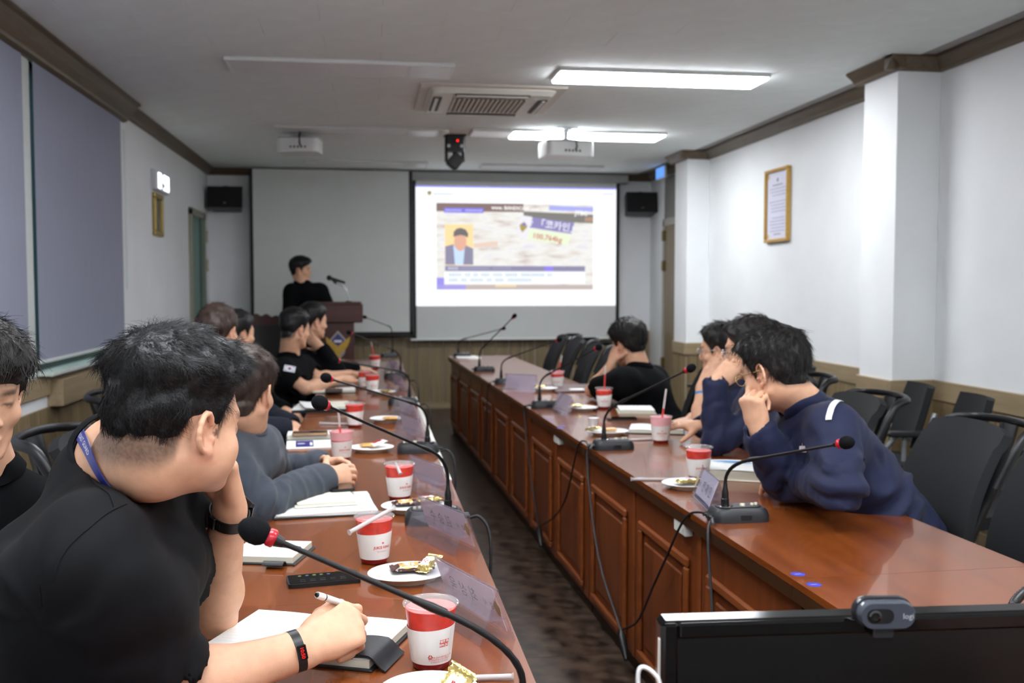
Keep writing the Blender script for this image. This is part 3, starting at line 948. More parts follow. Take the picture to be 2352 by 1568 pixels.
# microphone held in the lectern's gooseneck clip
t = thing('lectern_microphone', 'black hand microphone on a bent clip arm over the lectern', 'microphone', (-.235, 9.72, 1.245))
MB().tube(bez([(.03, 0, 0), (.03, 0, .12), (-.0, 0, .16), (-.10, 0, .185)], 12), .006, 8).obj('arm', M_metal, t, 60)
MB().lathe([(.03, 0), (.03, .008), (.012, .012)], 14).obj('arm_foot', M_black, t, 40, (.03, 0, 0))
MB().tube([(-.085, 0, .178), (-.115, 0, .215)], .014, 8).obj('clip', M_black, t, 40)
MB().tube([(.0, 0, .185), (-.13, 0, .225)], [.012, .016], 12).obj('handle', M_black, t, 40)
MB().ball((-.15, 0, .232), .026, 14, 10).obj('head', mat('mic_mesh', (20, 20, 21), .6, var=.3, scale=400), t, 60)

# dark carved armchair beside the lectern
t = thing('carved_armchair', 'dark leather armchair with carved wooden crest behind the seated men', 'armchair', (-1.12, 9.98, 0), math.pi)
M_lea = mat('black_leather', (19, 18, 19), .4, var=.2, scale=25, bump=.2)
MB().sheet(lambda u, v: ((u - .5) * .6, -.28 - .1 * v + .06 * (2 * u - 1) ** 2, .42 + .58 * v), 12, 10, .07).obj('backrest', M_lea, t, 60)
MB().sheet(lambda u, v: ((u - .5) * .62, -.37 + .06 * (2 * u - 1) ** 2, 1.0 + v * (.06 + .05 * math.cos((u - .5) * 3.1) + .012 * math.sin(u * 38))), 40, 3, .05).obj('carved_crest', M_lect, t, 40)
MB().box((-.3, -.3, .3), (.3, .28, .46), .03).obj('seat', M_lea, t, 40)
for s in (-1, 1):
    MB().tube(spline([(s * .33, -.28, .66), (s * .34, 0, .68), (s * .34, .24, .64), (s * .34, .29, .56)], 6), .03, 8).obj('armrest', M_lect, t, 60)
    for yy in (-.27, .25):
        MB().tube([(s * .3, yy, 0), (s * .31, yy, .32)], [.022, .032], 8).obj('leg', M_lect, t, 60)
# low cabinet with papers at the lectern foot side
# ------------------------------------------------------------------ office chairs
M_mesh = mat('chair_mesh', (30, 31, 33), .72, var=.18, scale=420, bump=.35, bscale=900, spec=.3)
M_frame_b = mat('chair_frame', (26, 26, 28), .38, var=.12, scale=40)
def office_chair(label, group, top=1.0, w=.46):
    t = thing('office_chair', label, 'chair', group=group)
    def back(u, v):
        ww = w * (1 - .10 * v ** 2) * (.94 + .06 * min(1, v * 6))
        return ((u - .5) * ww, -.205 - .15 * v ** 1.3 + .045 * (2 * u - 1) ** 2 + .03 * math.sin(v * 3.1), .5 + (top - .5) * v - .02 * (2 * u - 1) ** 4 * (v > .9))
    MB().sheet(back, 12, 14, .03).obj('backrest', M_mesh, t, 60)
    zt = top
    hoop = spline([(-w * .46, -.27, zt - .2), (-w * .475, -.35, zt - .03), (-w * .36, -.435, zt - .005), (0, -.468, zt + .0), (w * .36, -.435, zt - .005), (w * .475, -.35, zt - .03), (w * .46, -.27, zt - .2)], 5)
    MB().tube(hoop, .017, 8, sx=.7).obj('back_hoop', M_frame_b, t, 60)
    MB().tube(spline([(0, -.05, .4), (0, -.26, .41), (0, -.3, .56), (0, -.4, zt - .2), (0, -.455, zt - .01)], 6), [.026] * 25, 8, sx=1.4).obj('spine', M_frame_b, t, 60)
    MB().sheet(lambda u, v: ((u - .5) * .47 * (1 - .08 * (2 * v - 1) ** 6), -.2 + .46 * v, .455 + .012 * (2 * u - 1) ** 2 - .03 * max(0, v - .75) ** 2 * 9), 10, 10, .06).obj('seat', M_mesh, t, 60)
    MB().box((-.12, -.12, .37), (.12, .14, .425), .015).obj('tilt_mechanism', M_frame_b, t)
    MB().cyl((0, 0, .1), (0, 0, .38), .026, n=12).obj('gas_lift', M_black, t, 40)
    for k in range(5):
        a = 2 * math.pi * k / 5 + .3
        c, s = math.cos(a), math.sin(a)
        leg = MB().tube([(0, 0, .115), (c * .16, s * .16, .1), (c * .29, s * .29, .075)], [.03, .024, .016], 8).obj('base_leg', M_frame_b, t, 60)
        MB().cyl((c * .29 - s * .022, s * .29 + c * .022, .027), (c * .29 + s * .022, s * .29 - c * .022, .027), .027, n=12).obj('caster', M_black, leg, 40)
    return t
_proto = [None]
def chair(x, y, rz, label, group, top=None):
    if _proto[0] is None:
        _proto[0] = office_chair(label, group)
        o = _proto[0]
    else:
        o = copy_tree(_proto[0])
        props(o, label, None, group)
    o.location = (x, y, 0)
    o.rotation_euler = (0, 0, rz)
    if top:
        o.scale = (1, 1, top)
    return o
FL, FR = -math.pi / 2, math.pi / 2      # facing the left table (+x) / the right table (-x)
GE, GO, GL = 'empty office chairs on the right side', 'office chairs of the men on the right', 'office chairs of the men on the left'
chair(1.66, 2.53, math.radians(84), 'empty black mesh chair next to the man with the reflective stripe', GE, .965)
chair(1.60, 1.86, math.radians(86), 'empty black mesh chair cut by the right edge of the picture', GE, .965)
chair(1.37, 8.62, math.radians(88), 'farthest of four empty chairs at the right table', 'row of four empty far chairs')
chair(1.36, 7.92, math.radians(86), 'second farthest of four empty chairs at the right table', 'row of four empty far chairs')
chair(1.345, 7.22, math.radians(86), 'third of four empty chairs at the right table', 'row of four empty far chairs')
chair(1.325, 6.58, math.radians(84), 'empty chair nearest the man in black at the right table', 'row of four empty far chairs')
chair(1.60, 5.46, math.radians(68), 'black mesh chair under the man in the black shirt', GO, 1.0)
chair(1.87, 4.85, FR, 'black mesh chair under the man in navy farthest back', GO, .93)
chair(1.74, 3.95, FR, 'black mesh chair under the navy man with thin glasses', GO, .93)
chair(1.70, 3.1, FR, 'black mesh chair under the man with the reflective stripe', GO, .93)
chair(-.56, 3.12, FL - .1, 'black mesh chair of the fleece man, its hoop showing past the lanyard man', GL, .945)
chair(-.76, 1.62, FL, 'black mesh chair under the man with the lanyard', GL, .9)
chair(-.8, 4.75, FL, 'black mesh chair under the man with thinning brown hair', GL, .9)
chair(-.95, 5.9, FL, 'black mesh chair under the short-haired man farther along the wall', GL, .9)
chair(-.68, 6.5, FL, 'black mesh chair under the man with the flag patch', GL, .88)
chair(-.6, 7.35, FL, 'black mesh chair under the man with his hand at his neck', GL, .88)
chair(-.88, 2.3, FL, 'black mesh chair under the man cut by the left edge', GL, .9)

# padded chairs with grey frames along the right wall
M_grey = mat('grey_paint_metal', (150, 154, 156), .35, metal=.3, var=.06)
def wall_chair(x, y, rz, label):
    t = thing('side_chair', label, 'chair', (x, y, 0), rz, 'grey framed chairs along the right wall')
    MB().sheet(lambda u, v: ((u - .5) * .44 * (1 - .12 * v * v), -.2 - .09 * v + .05 * (2 * u - 1) ** 2, .56 + .31 * v), 10, 8, .03).obj('backrest', M_mesh, t, 60)
    MB().sheet(lambda u, v: ((u - .5) * .46, -.2 + .44 * v, .45 - .02 * v * v), 8, 8, .05).obj('seat', M_mesh, t, 60)
    for s in (-1, 1):
        MB().tube(spline([(s * .25, .24, .01), (s * .25, .1, .22), (s * .25, -.12, .47), (s * .24, -.2, .58), (s * .21, -.26, .74)], 5), .015, 8).obj('front_leg', M_grey, t, 60)
        MB().tube([(s * .25, -.34, .01), (s * .25, -.1, .3), (s * .25, .02, .44)], .015, 8).obj('rear_leg', M_grey, t, 60)
        MB().box((s * .235, -.22, .63), (s * .285, .1, .655), .008).obj('armrest', M_frame_b, t)
        MB().tube([(s * .25, -.1, .5), (s * .26, -.1, .635)], .012, 8).obj('arm_post', M_grey, t, 60)
    MB().tube([(-.25, -.12, .42), (.25, -.12, .42)], .012, 8).obj('crossbar', M_grey, t, 60)
wall_chair(2.62, 4.42, math.radians(75), 'grey framed black chair by the right column, nearest the navy man')
wall_chair(2.70, 3.86, math.radians(82), 'grey framed black chair along the right wall, cut by the picture edge')
wall_chair(2.66, 4.98, math.radians(75), 'grey framed black chair before the right column, partly hidden')
wall_chair(2.62, 6.3, math.radians(80), 'grey framed black chair past the right column behind the navy men')
wall_chair(2.5, 7.0, math.radians(95), 'grey framed black chair seen past the chair of the man in black')

# ------------------------------------------------------------------ monitor, its desk and webcam
t = thing('side_desk', 'small desk below the frame carrying the monitor', 'desk', (.55, 1.0, 0))
MB().box((-.3, -.25, .575), (.32, .2, .6), .004).obj('desktop', M_top, t)
for sx in (-.28, .3):
    for sy in (-.22, .17):
        MB().box((sx - .015, sy - .015, 0), (sx + .015, sy + .015, .575), .003).obj('leg', M_black, t)
t = thing('monitor', 'black desktop monitor seen from its screen side at the lower right', 'monitor', (.585, 1.046, .6), -.052)
M_gloss = mat('glossy_black', (9, 9, 10), .12, var=.1, scale=10)
MB().box((-.265, 0, .085), (.275, .035, .411), .006).obj('housing', M_gloss, t)
MB().box((-.265, -.006, .085), (-.247, .0005, .411), .003).box((.257, -.006, .085), (.275, .0005, .411), .003).box((-.247, -.006, .393), (.257, .0005, .411), .003).box((-.247, -.006, .085), (.257, .0005, .11), .003).obj('bezel', M_gloss, t)
MB().box((-.247, -.0015, .11), (.257, .0008, .393)).obj('panel', mat('screen_black', (5, 5, 6), .25, var=.05), t)
MB().box((-.03, .01, .01), (.04, .03, .12), .004).obj('stand_neck', M_gloss, t)
MB().prism(rrect(.24, .16, .03), 0, .012).obj('stand_foot', M_gloss, t)
MB().box((-.2665, .004, .34), (-.2652, .012, .39)).obj('side_label', M_label, t)
t = thing('webcam', 'dark grey webcam clipped on top of the monitor', 'webcam', (0.568, 1.027, 1.021), -.1)
WR = mat('webcam_rim', (30, 32, 36), .25, var=.08)
sh = MB().rings([[(x * s, y, z * s) for x, z in rrect(.064, .03, .0145, 6)] for s, y in ((.9, .014), (1, .01), (1, -.006), (.94, -.0105))]).obj('shell', mat('webcam_grey', (62, 67, 77), .25, coat=.4, var=.05), t, 40)
MB().rings([[(x * s, y, z * s) for x, z in rrect(.067, .033, .016, 6)] for s, y in ((1, .013), (1.02, .008), (1, .003))]).obj('rim', WR, t, 40)
MB().prism(rrect(.03, .0165, .008, 6, -.009, 0), 0, .0008, axes((0, -.0106, 0), (1, 0, 0), (0, 0, 1), (0, -1, 0))).obj('lens_window', mat('webcam_window', (24, 25, 28), .2), t)
MB().lathe([(.0072, 0), (.0072, .001), (.005, .0016), (.0045, .0004), (0.0005, .0003)], 20).obj('lens', mat('lens_glass', (4, 4, 5), .05, coat=1), t, 40, (-.0155, -.0113, 0), (math.radians(90), 0, 0))
text('logi', .009, mat('logo_silver', (176, 180, 186), .35), t, axes((.0225, -.0108, -.0005), (1, 0, 0), (0, 0, 1), (0, -1, 0)))
MB().box((-.012, .0, -.03), (.012, .02, -.0145), .002).obj('clip', WR, t)
MB().tube((0.261, 0.943, 0.993) and spline([(0.284, 0.939, 0.979), (0.281, 0.94, 0.996), (0.272, 0.942, 1.006), (0.264, 0.943, 1.008), (0.261, 0.943, 1), (0.262, 0.942, 0.979), (0.267, 0.938, 0.914)], 6), .0022, 6).obj('charging_cable', mat('white_cable', (226, 228, 228), .4), None, 60, label='thin white cable loop beside the monitor', cat='cable')
MB().tube(spline([(0.905, 1.282, 0.923), (0.913, 1.292, 0.932), (0.929, 1.3, 0.941), (0.952, 1.307, 0.947), (0.976, 1.312, 0.92), (1.246, 1.649, 0.734)], 8), [.0062 + .0014 * (k % 2) for k in range(41)], 8).obj('coiled_cable', M_black, None, 60, label='black ribbed cable arching in at the right edge', cat='cable')


# ================================================================== things on the tables
# ------------------------------------------------------------------ gooseneck microphones
M_foam = mat('mic_foam', (20, 21, 23), .95, var=.25, scale=500, bump=.5, bscale=900, spec=.1)
M_red = mat('red_ring', (176, 22, 40), .28, var=.05, coat=.3)
M_goose = mat('gooseneck', (24, 25, 27), .42, metal=.3, var=.15, scale=300)
M_unit = mat('mic_unit', (36, 38, 41), .48, var=.1, scale=30)
def mic(loc, rz, head, label, group, bend=.5, foam=.0165, rise=.0):
    """loc: foot centre on the table; rz: long axis turn; head: world position of the foam centre."""
    t = thing('gooseneck_microphone', label, 'microphone', loc, rz, group)
    out = [[(x * a, y * a, z) for x, y in rrect(.165, .1, .03, 5)] for a, z in ((1, 0), (1, .016), (.94, .03), (.84, .037))]
    MB().rings(out).obj('base', M_unit, t, 35)
    MB().prism(rrect(.13, .05, .02, 5, .0, .0), .037, .0395).obj('control_plate', M_black, t, 35)
    MB().lathe([(.022, .037), (.022, .041), (.016, .042)], 18).obj('socket_ring', M_chrome, t, 40, (-.038, 0, 0))
    for k, bx in enumerate((.012, .042, .055)):
        MB().lathe([(.0075 if k == 0 else .005, .0395), (.007 if k == 0 else .0045, .045)], 12).obj('button', mat('button_cream', (212, 210, 190), .4), t, 40, (bx, .004 * (k - 1), 0))
    MB().box((-.01, -.0507, .008), (.022, -.0495, .022)).obj('side_grille', M_black, t)
    h = Matrix.Rotation(-rz, 3, 'Z') @ (Vector(head) - Vector(loc))
    b = Vector((-.038, 0, .04))
    MB().lathe([(.0115, .041), (.0115, .06), (.0095, .062), (.0095, .078), (.0065, .092), (.005, .104)], 14).obj('neck_socket', M_black, t, 30, (b.x, 0, 0))
    top = b + Vector((0, 0, .065 + rise * .4))
    dirv = (h - (b + Vector((0, 0, .118 + rise)))).normalized()
    knee = b + Vector((0, 0, .118 + rise)) + dirv * bend * .1
    ctrl = b + Vector((0, 0, .118 + rise))
    curve = [tuple(b + Vector((0, 0, .06)))] + bez([tuple(top), tuple(ctrl), tuple(knee)], 14)
    MB().tube(curve, [.0048 + .0005 * (i % 2) for i in range(len(curve))], 8).obj('gooseneck', M_goose, t, 60)
    MB().tube([tuple(knee - dirv * .01), tuple(knee + dirv * .012), tuple(knee + dirv * .04)], [.0062, .0068, .0046], 10).obj('joint_sleeve', M_black, t, 60)
    e = h - dirv * foam * 1.15
    MB().tube([tuple(knee), tuple(e)], [.0042, .0038], 8).obj('stem', M_goose, t, 60)
    MB().tube([tuple(e - dirv * .016), tuple(e - dirv * .004)], [.006, .0085], 12).obj('stem_tip', M_black, t, 40)
    MB().tube([tuple(e - dirv * .004), tuple(e - dirv * .002), tuple(e + dirv * .005), tuple(e + dirv * .008)], [.0105, .0122, .0122, .01], 16).obj('red_ring', M_red, t, 40)
    pr = [(.0, .55), (.25, .8), (.6, .98), (1.1, 1.02), (1.6, .92), (2.0, .7), (2.25, .42), (2.36, .1)]
    MB().tube([tuple(e + dirv * (.006 + a * foam)) for a, r_ in pr], [r_ * foam for a, r_ in pr], 18).obj('foam_windscreen', M_foam, t, 60)
    MB().tube([(-.08, .012, .016), (-.098, .012, .016)], .006, 8).obj('plug', M_black, t, 40)
    MB().tube([(-.08, -.012, .016), (-.098, -.012, .016)], .006, 8).obj('plug', M_black, t, 40)
    return t
GMR, GML = 'gooseneck microphones on the right table', 'gooseneck microphones on the left table'
mic((1.026, 2.67, 0.73), .02, (1.16, 2.302, 1.002), 'nearest right table microphone, pointing at the man with the stripe', GMR, 1.0)
mic((0.975, 3.927, 0.73), .02, (1.192, 3.607, 1.08), 'second nearest right table microphone, before the cup with pink foam', GMR, 1.0)
mic((0.949, 5.327, 0.73), .02, (1.133, 4.88, 1.084), 'third right table microphone, before the man in black', GMR, .8)
mic((0.919, 6.7, 0.73), .02, (1.201, 6.285, 1.05), 'fourth right table microphone, beside the tilted clear name stand', GMR, .8)
mic((0.883, 7.742, 0.73), .02, (1.075, 7.422, 1.169), 'fifth right table microphone, raised highest before the screen', GMR, .6)
mic((0.857, 9.327, 0.73), .02, (1.218, 9.112, 1.007), 'farthest right table microphone by the white papers', GMR, .6)
LZ = math.pi
mic((.168, 1.34, .73), LZ, (-0.147, 1.319, 1.066), 'large nearest microphone crossing in front of the lanyard man', GML, 1.3, .0175, .0)
mic((.174, 2.76, .73), LZ, (-0.114, 2.328, 1.118), 'left table microphone behind the second name stand', GML, 1.0, .0175, .02)
mic((0.185, 3.953, 0.73), LZ, (-0.15, 3.494, 1.072), 'left table microphone beside the plate with the white snack', GML, 1.0, .0175, .02)
mic((0.178, 5.601, 0.73), LZ, (-0.177, 5.265, 1.006), 'left table microphone by the forearms of the flag patch man', GML, 1.0, .0165, .02)
mic((0.178, 7.235, 0.73), LZ, (-0.141, 6.983, 1.072), 'left table microphone with its head before the lectern emblem', GML, 1.0, .0165, .03)
mic((0.171, 9.425, 0.73), LZ + .2, (-0.046, 8.995, 1.121), 'farthest left table microphone raised beside the lectern top', GML, .6, .0165, .12)

# hanging cables of the right table
M_cab = mat('cable_rubber', (26, 26, 28), .5, var=.1)
def cable(name, pts, r, label, m=None, plug=None):
    o = MB().tube(spline(pts, 8), r, 8).obj(name, m or M_cab, None, 60, label=label, cat='cable')
    return o
def fx(y, off=-.008):
    return .735 + ANG * (9.5 - y) + off
cable('microphone_cable', [(0.938, 2.619, 0.745), (fx(2.72, .01), 2.72, .742), (fx(2.78), 2.8, .70), (fx(3.0), 2.98, .52), (fx(3.1), 3.08, .42), (fx(3.2), 3.25, .25), (fx(3.4), 3.42, .16)], .0038, 'black cable falling from the nearest right microphone to a floor plug')
cable('microphone_cable', [(0.915, 2.56, 0.745), (fx(2.62, .01), 2.62, .742), (fx(2.6), 2.60, .70), (fx(2.56), 2.56, .5), (fx(2.5), 2.5, .2), (fx(2.45, -.02), 2.45, .02)], .0045, 'dark grey cable falling behind the monitor', mat('grey_cable', (58, 60, 63), .5, var=.05))
cable('microphone_cable', [(0.862, 3.85, 0.745), (fx(3.95, .005), 3.93, .742), (fx(3.98), 3.97, .70), (fx(3.9), 3.9, .5), (fx(3.75), 3.75, .3), (fx(3.55), 3.5, .17), (fx(3.45), 3.42, .13)], .0042, 'grey cable from the second right microphone to the floor plug', MATS['grey_cable'])
cable('microphone_cable', [(0.866, 3.893, 0.745), (fx(4.08, .005), 4.06, .742), (fx(4.15), 4.14, .7), (fx(4.35), 4.35, .45), (fx(4.6), 4.6, .3), (fx(4.95), 4.95, .17)], .0038, 'black cable from the second right microphone running toward the screen')
cable('microphone_cable', [(0.824, 5.299, 0.745), (fx(5.35, .005), 5.33, .742), (fx(5.4), 5.4, .7), (fx(5.25), 5.25, .45), (fx(5.1), 5.1, .25), (fx(5.0), 4.98, .14)], .004, 'dark cable falling from the third right microphone')
cable('microphone_cable', [(0.793, 6.623, 0.745), (fx(6.75, .005), 6.73, .742), (fx(6.8), 6.8, .68), (fx(6.85), 6.85, .5), (fx(6.9), 6.9, .3)], .004, 'dark cable falling from the fourth right microphone')
for k, (yy, zz, lb) in enumerate(((3.42, .12, 'black plug joint hanging low on the right table front, nearer one'), (4.95, .13, 'black plug joint hanging low on the right table front, farther one'))):
    t = thing('plug_joint', lb, 'plug', (fx(yy, -.012), yy, zz), group='black plug joints of the microphone cables')
    MB().tube([(0, .03, .03), (0, .012, .012), (0, -.03, -.028)], [.008, .017, .014], 10).obj('connector', M_black, t, 60)
    MB().tube([(0, -.03, -.028), (0, -.055, -.05)], [.014, .008], 10).obj('plug_tail', M_black, t, 60)
# cables looping off the left table edge
for k, (px, yy, lb) in enumerate(((0, 2.72, 'black cable looping off the left table behind the second name stand'), (1, 3.86, 'dark cable looping off the left table beside the third microphone'), (2, 5.4, 'dark cable looping off the left table beside the fourth microphone'), (3, 6.8, 'dark cable looping off the far left table'))):
    cable('microphone_cable', [(.265 if k != 0 else .27, yy, .748), (.295, yy - .01, .752), (.318, yy - .03, .72), (.322, yy - .05, .64), (.312, yy - .06, .5), (.305, yy - .06, .25)], .0042, lb)

# ------------------------------------------------------------------ juice cups
M_juice = mat('red_juice', (204, 62, 52), .3, var=.16, scale=60, spec=.4)
M_juice_d = mat('dark_juice', (128, 24, 26), .3, var=.1, scale=50)
M_foamp = mat('pink_foam', (234, 124, 122), .45, var=.22, scale=90, detail=8, bump=.3)
M_pinkc = mat('pink_cup_wall', (236, 178, 182), .3, var=.06, scale=40)
M_sleeve = mat('paper_sleeve', (228, 226, 222), .65, var=.02, scale=30, bump=.05)
M_lid = clear('clear_lid', (250, 248, 248), 1.4, .06, .1)
M_rprint = mat('red_print', (206, 84, 74), .6)
M_straw = clear('straw_plastic', (236, 228, 226), 1.35, .15, .6)
M_strawr = mat('straw_full', (208, 70, 64), .3, var=.06)
CB, CT, CHT = .0315, .0455, .112
def crad(z):
    return CB + (CT - CB) * z / CHT
def cup(loc, rz, label, fill=.094, straw=None, near=False, front=0.0, bare=.004):
    t = thing('juice_cup', label, 'cup', loc, rz, 'paper sleeved cups of red juice')
    n = 40 if near else 24
    MB().lathe([(CB - .004, 0), (CB, .002), (crad(.012), .012)], n).obj('base', M_juice_d, t, 60)
    MB().lathe([(crad(.012) - .0006, .012), (crad(.075) - .0006, .075), (crad(fill) - .0006, fill)], n).obj('juice', M_juice, t, 60)
    if fill < .1:
        MB().lathe([(crad(fill) - .0003, fill), (crad(CHT - .002) - .0003, CHT - .002)], n, caps=False).obj('upper_wall', M_pinkc, t, 60)
    MB().lathe([(crad(fill + .002) - .002, fill + .0004), (.03, fill + .002), (.012, fill + .0035)], n).obj('foam', M_foamp, t, 60)
    MB().lathe([(CT - .001, CHT - .004), (CT + .003, CHT - .002), (CT + .0035, CHT), (CT + .001, CHT + .0018), (CT - .0025, CHT + .0005)], n, caps=False).obj('rim', M_lid, t, 60)
    if fill >= .1:
        MB().lathe([(CT - .0025, CHT + .0002), (CT - .0025, CHT + .0009)], n).obj('film_lid', M_lid, t, 40)
    # sleeve with a flat glued seam: slightly faceted ring of paper
    z0, z1 = .0135, .075
    rg = []
    for q in range(2):
        zz = (z0, z1)[q]
        ring = []
        for i in range(n):
            a = 2 * math.pi * i / n
            ring.append(((crad(zz) + .0015) * math.cos(a), (crad(zz) + .0015) * math.sin(a), zz + .0025 * math.cos(a) * q))
        rg.append(ring)
    inner = [[(x * .985, y * .985, z) for x, y, z in r_] for r_ in rg]
    MB().rings([rg[0], rg[1], inner[1], inner[0], rg[0]], caps=False).obj('sleeve', M_sleeve, t, 60)
    MB().rings([[((crad(z) + .0016 + e) * math.cos(a), (crad(z) + .0016 + e) * math.sin(a), z) for z, e, a in ((z0, 0, front + .62), (z1, 0, front + .62), (z1, .0006, front + .64), (z0, .0006, front + .64))] for _ in (0,)] * 1 + [[((crad(z) + .002) * math.cos(a), (crad(z) + .002) * math.sin(a), z) for z, a in ((z0, front + .66), (z1, front + .66), (z1, front + .67), (z0, front + .67))]], caps=False).obj('sleeve_seam', M_sleeve, t)
    def wrap(a0, zc, r_=.0019):
        def f(co):
            z = zc + co.y
            R = crad(z) + r_
            a = a0 + co.x / R
            return Vector((R * math.cos(a), R * math.sin(a), z))
        return f
    if near:
        text('www.juiceking.co.kr', .0058, M_rprint, t, None, wrap=wrap(front + .2, .0275))
        for k in range(2):
            text('전과일만쥬스킹가맹문의', .0042 if k == 0 else .0034, M_rprint, t, None, wrap=wrap(front + .16, .0225 - k * .0042))
        def patch(name, a0, a1, zz0, zz1, m):
            MB().sheet(lambda u, v: ((crad(zz0 + (zz1 - zz0) * v) + .0019) * math.cos(a0 + (a1 - a0) * u), (crad(zz0 + (zz1 - zz0) * v) + .0019) * math.sin(a0 + (a1 - a0) * u), zz0 + (zz1 - zz0) * v), 8, 2, .0002).obj(name, m, t)
        patch('print_block', front + .07, front + .53, .0445, .0575, M_rprint)
        text('전과일만 쥬스킹', .0052, M_sleeve, t, None, wrap=wrap(front + .3, .0543, .0022), bold=.0002)
        text('1899-2639', .0062, M_sleeve, t, None, wrap=wrap(front + .3, .0478, .0022), bold=.0002)
        # recycling triangle
        tri = MB()
        for k in range(3):
            a = math.radians(90 + 120 * k); b = math.radians(90 + 120 * (k + 1))
            f = wrap(front - .34, .028)
            p0 = np.array((.0052 * math.cos(a), .0052 * math.sin(a))); p1 = np.array((.0052 * math.cos(b), .0052 * math.sin(b)))
            d = p1 - p0; nn = np.array((d[1], -d[0])) / np.linalg.norm(d) * .0009
            q = [p0 + d * .14 - nn, p0 + d * .8 - nn, p0 + d * .8 + nn, p0 + d * .14 + nn]
            tri.add([f(Vector((x, y, 0))) for x, y in q], [(0, 1, 2, 3)])
        tri.obj('recycling_mark', M_rprint, t)
    else:
        text('JUICE KING', .0085, M_rprint, t, None, wrap=wrap(front, .043), bold=.0003)
        text('착한생과일쥬스', .0042, M_rprint, t, None, wrap=wrap(front, .033))
        MB().sheet(lambda u, v: ((crad(.053) + .0019) * math.cos(front - .06 + .12 * u), (crad(.053) + .0019) * math.sin(front - .06 + .12 * u), .052 + .004 * v), 4, 1, .0002).obj('print_mark', M_rprint, t)
    if straw:
        a = Vector((0, 0, CHT - .05)); b = Vector(straw) + Vector((0, 0, CHT))
        mid = a + (b - a) * (.72 if fill >= .09 else .5)
        MB().tube([tuple(a), tuple(mid)], .0042, 10).obj('straw_filled', M_strawr, t, 60)
        MB().tube([tuple(mid), tuple(b)], .0042, 10).obj('straw', M_straw, t, 60)
    return t
# the seam of each sleeve is turned towards the camera side
cup((0.1, 1.698, 0.73), 0, 'nearest red juice cup, large, with phone number print on its sleeve', .104, None, True, -1.32)
c2 = cup((0.006, 2.372, 0.73), 0, 'red juice cup behind the phone with a wrapped straw lying on top', .104, None, False, -1.05)
cup((0.086, 3.074, 0.73), 0, 'red juice cup with two straw ends lying on its lid', .104, None, False, -1.0)
cup((-0.111, 3.812, 0.73), 0, 'half drunk pink juice cup beside the clasped hands', .078, (-.012, -.006, .082), False, -1.2)
cup((-0.075, 4.717, 0.73), 0, 'red juice cup beside the papers on the left table', .104, None, False, -1.3)
cup((0.01, 6.286, 0.73), 0, 'red juice cup in front of its twin by the flag patch man', .104, None, False, -1.3)
cup((-0.037, 6.539, 0.73), 0, 'red juice cup by the pen hand of the flag patch man', .104, None, False, -1.3)
cup((0.035, 8.075, 0.73), 0, 'far left red juice cup with a tall pink straw', .104, (-.03, -.01, .115), False, -1.3)
cup((1.109, 3.255, 0.73), 0, 'red juice cup beside the thick open planner', .1, None, False, -1.55)
cup((1.214, 4.054, 0.73), 0, 'half empty pink juice cup with a straw on the right table', .036, (.022, .0, .115), False, -1.7)
cup((1.251, 5.245, 0.73), 0, 'red juice cup with a red straw before the man in black', .1, (.006, -.004, .12), False, -1.7)
cup((1.205, 6.362, 0.73), 0, 'farthest juice cup on the right table, slanted straw', .094, (.03, .0, .1), False, -1.8)

# loose straws
M_wrap = clear('straw_wrapper', (240, 240, 240), 1.35, .15, .25)
def straw(p0, p1, label, m=None, r=.0045):
    p0, p1 = Vector(p0), Vector(p1)
    t = thing('wrapped_straw', label, 'straw', tuple((p0 + p1) / 2), group='loose wrapped straws')
    d = p1 - p0
    MB().tube([tuple(-d / 2 * .9), tuple(d / 2 * .9)], r, 10).obj('straw', m or M_straw, t, 60)
    MB().tube([tuple(-d / 2), tuple(-d / 2 * .93), tuple(d / 2 * .93), tuple(d / 2)], [r * 1.7, r * 1.15, r * 1.15, r * 1.7], 8, sx=1.0).obj('wrapper', M_wrap, t, 60)
straw((-0.051, 2.263, 0.83), (0.053, 2.351, 0.864), 'wrapped straw lying across the lid of the second cup')
straw((0.072, 3.016, 0.855), (0.087, 2.992, 0.824), 'short straw end on the lid of the third cup')
straw((-0.242, 4.826, 0.735), (-0.045, 4.767, 0.735), 'wrapped straw lying flat on the left table by the papers')
straw((0.872, 3.263, 0.735), (1.051, 3.23, 0.735), 'straw lying flat left of the thick planner')
straw((0.146, 1.62, 0.736), (0.233, 1.615, 0.736), 'wrapped straw at the bottom edge beside the gold snacks')
straw((1.003, 4.1, 0.735), (1.2, 4.121, 0.735), 'wrapped straw lying before the half empty cup')

# ------------------------------------------------------------------ plates and snacks
M_plate = mat('paper_plate', (232, 233, 232), .5, var=.02, scale=20)
M_plate_u = mat('plate_rim_side', (218, 212, 192), .6, var=.04)
def plate(loc, label, rx=.082, ry=.082, rz=0):
    t = thing('paper_plate', label, 'plate', loc, rz, 'white disposable plates')
    n = 48
    def ring(r, z, rip=0.0):
        return [(rx / .082 * (r + rip * (i % 2)) * math.cos(2 * math.pi * i / n), ry / .082 * (r + rip * (i % 2)) * math.sin(2 * math.pi * i / n), z) for i in range(n)]
    MB().rings([ring(.054, 0), ring(.072, .017, .0008), ring(.0735, .018)], caps=False).obj('outer_wall', M_plate_u, t, 40)
    MB().rings([ring(.01, .0015), ring(.053, .0015), ring(.07, .018), ring(.081, .0195), ring(.082, .0185), ring(.0735, .0165)], caps=True).obj('dish', M_plate, t, 40)
    return t
M_gold = mat('gold_foil', (214, 190, 120), .22, metal=.85, var=.35, scale=70, bump=.7, bscale=90)
M_choc = mat('chocolate_print', (64, 34, 26), .3, var=.35, scale=40, coat=.3)
M_tan = mat('tan_print', (214, 166, 92), .35, var=.12, scale=30, coat=.3)
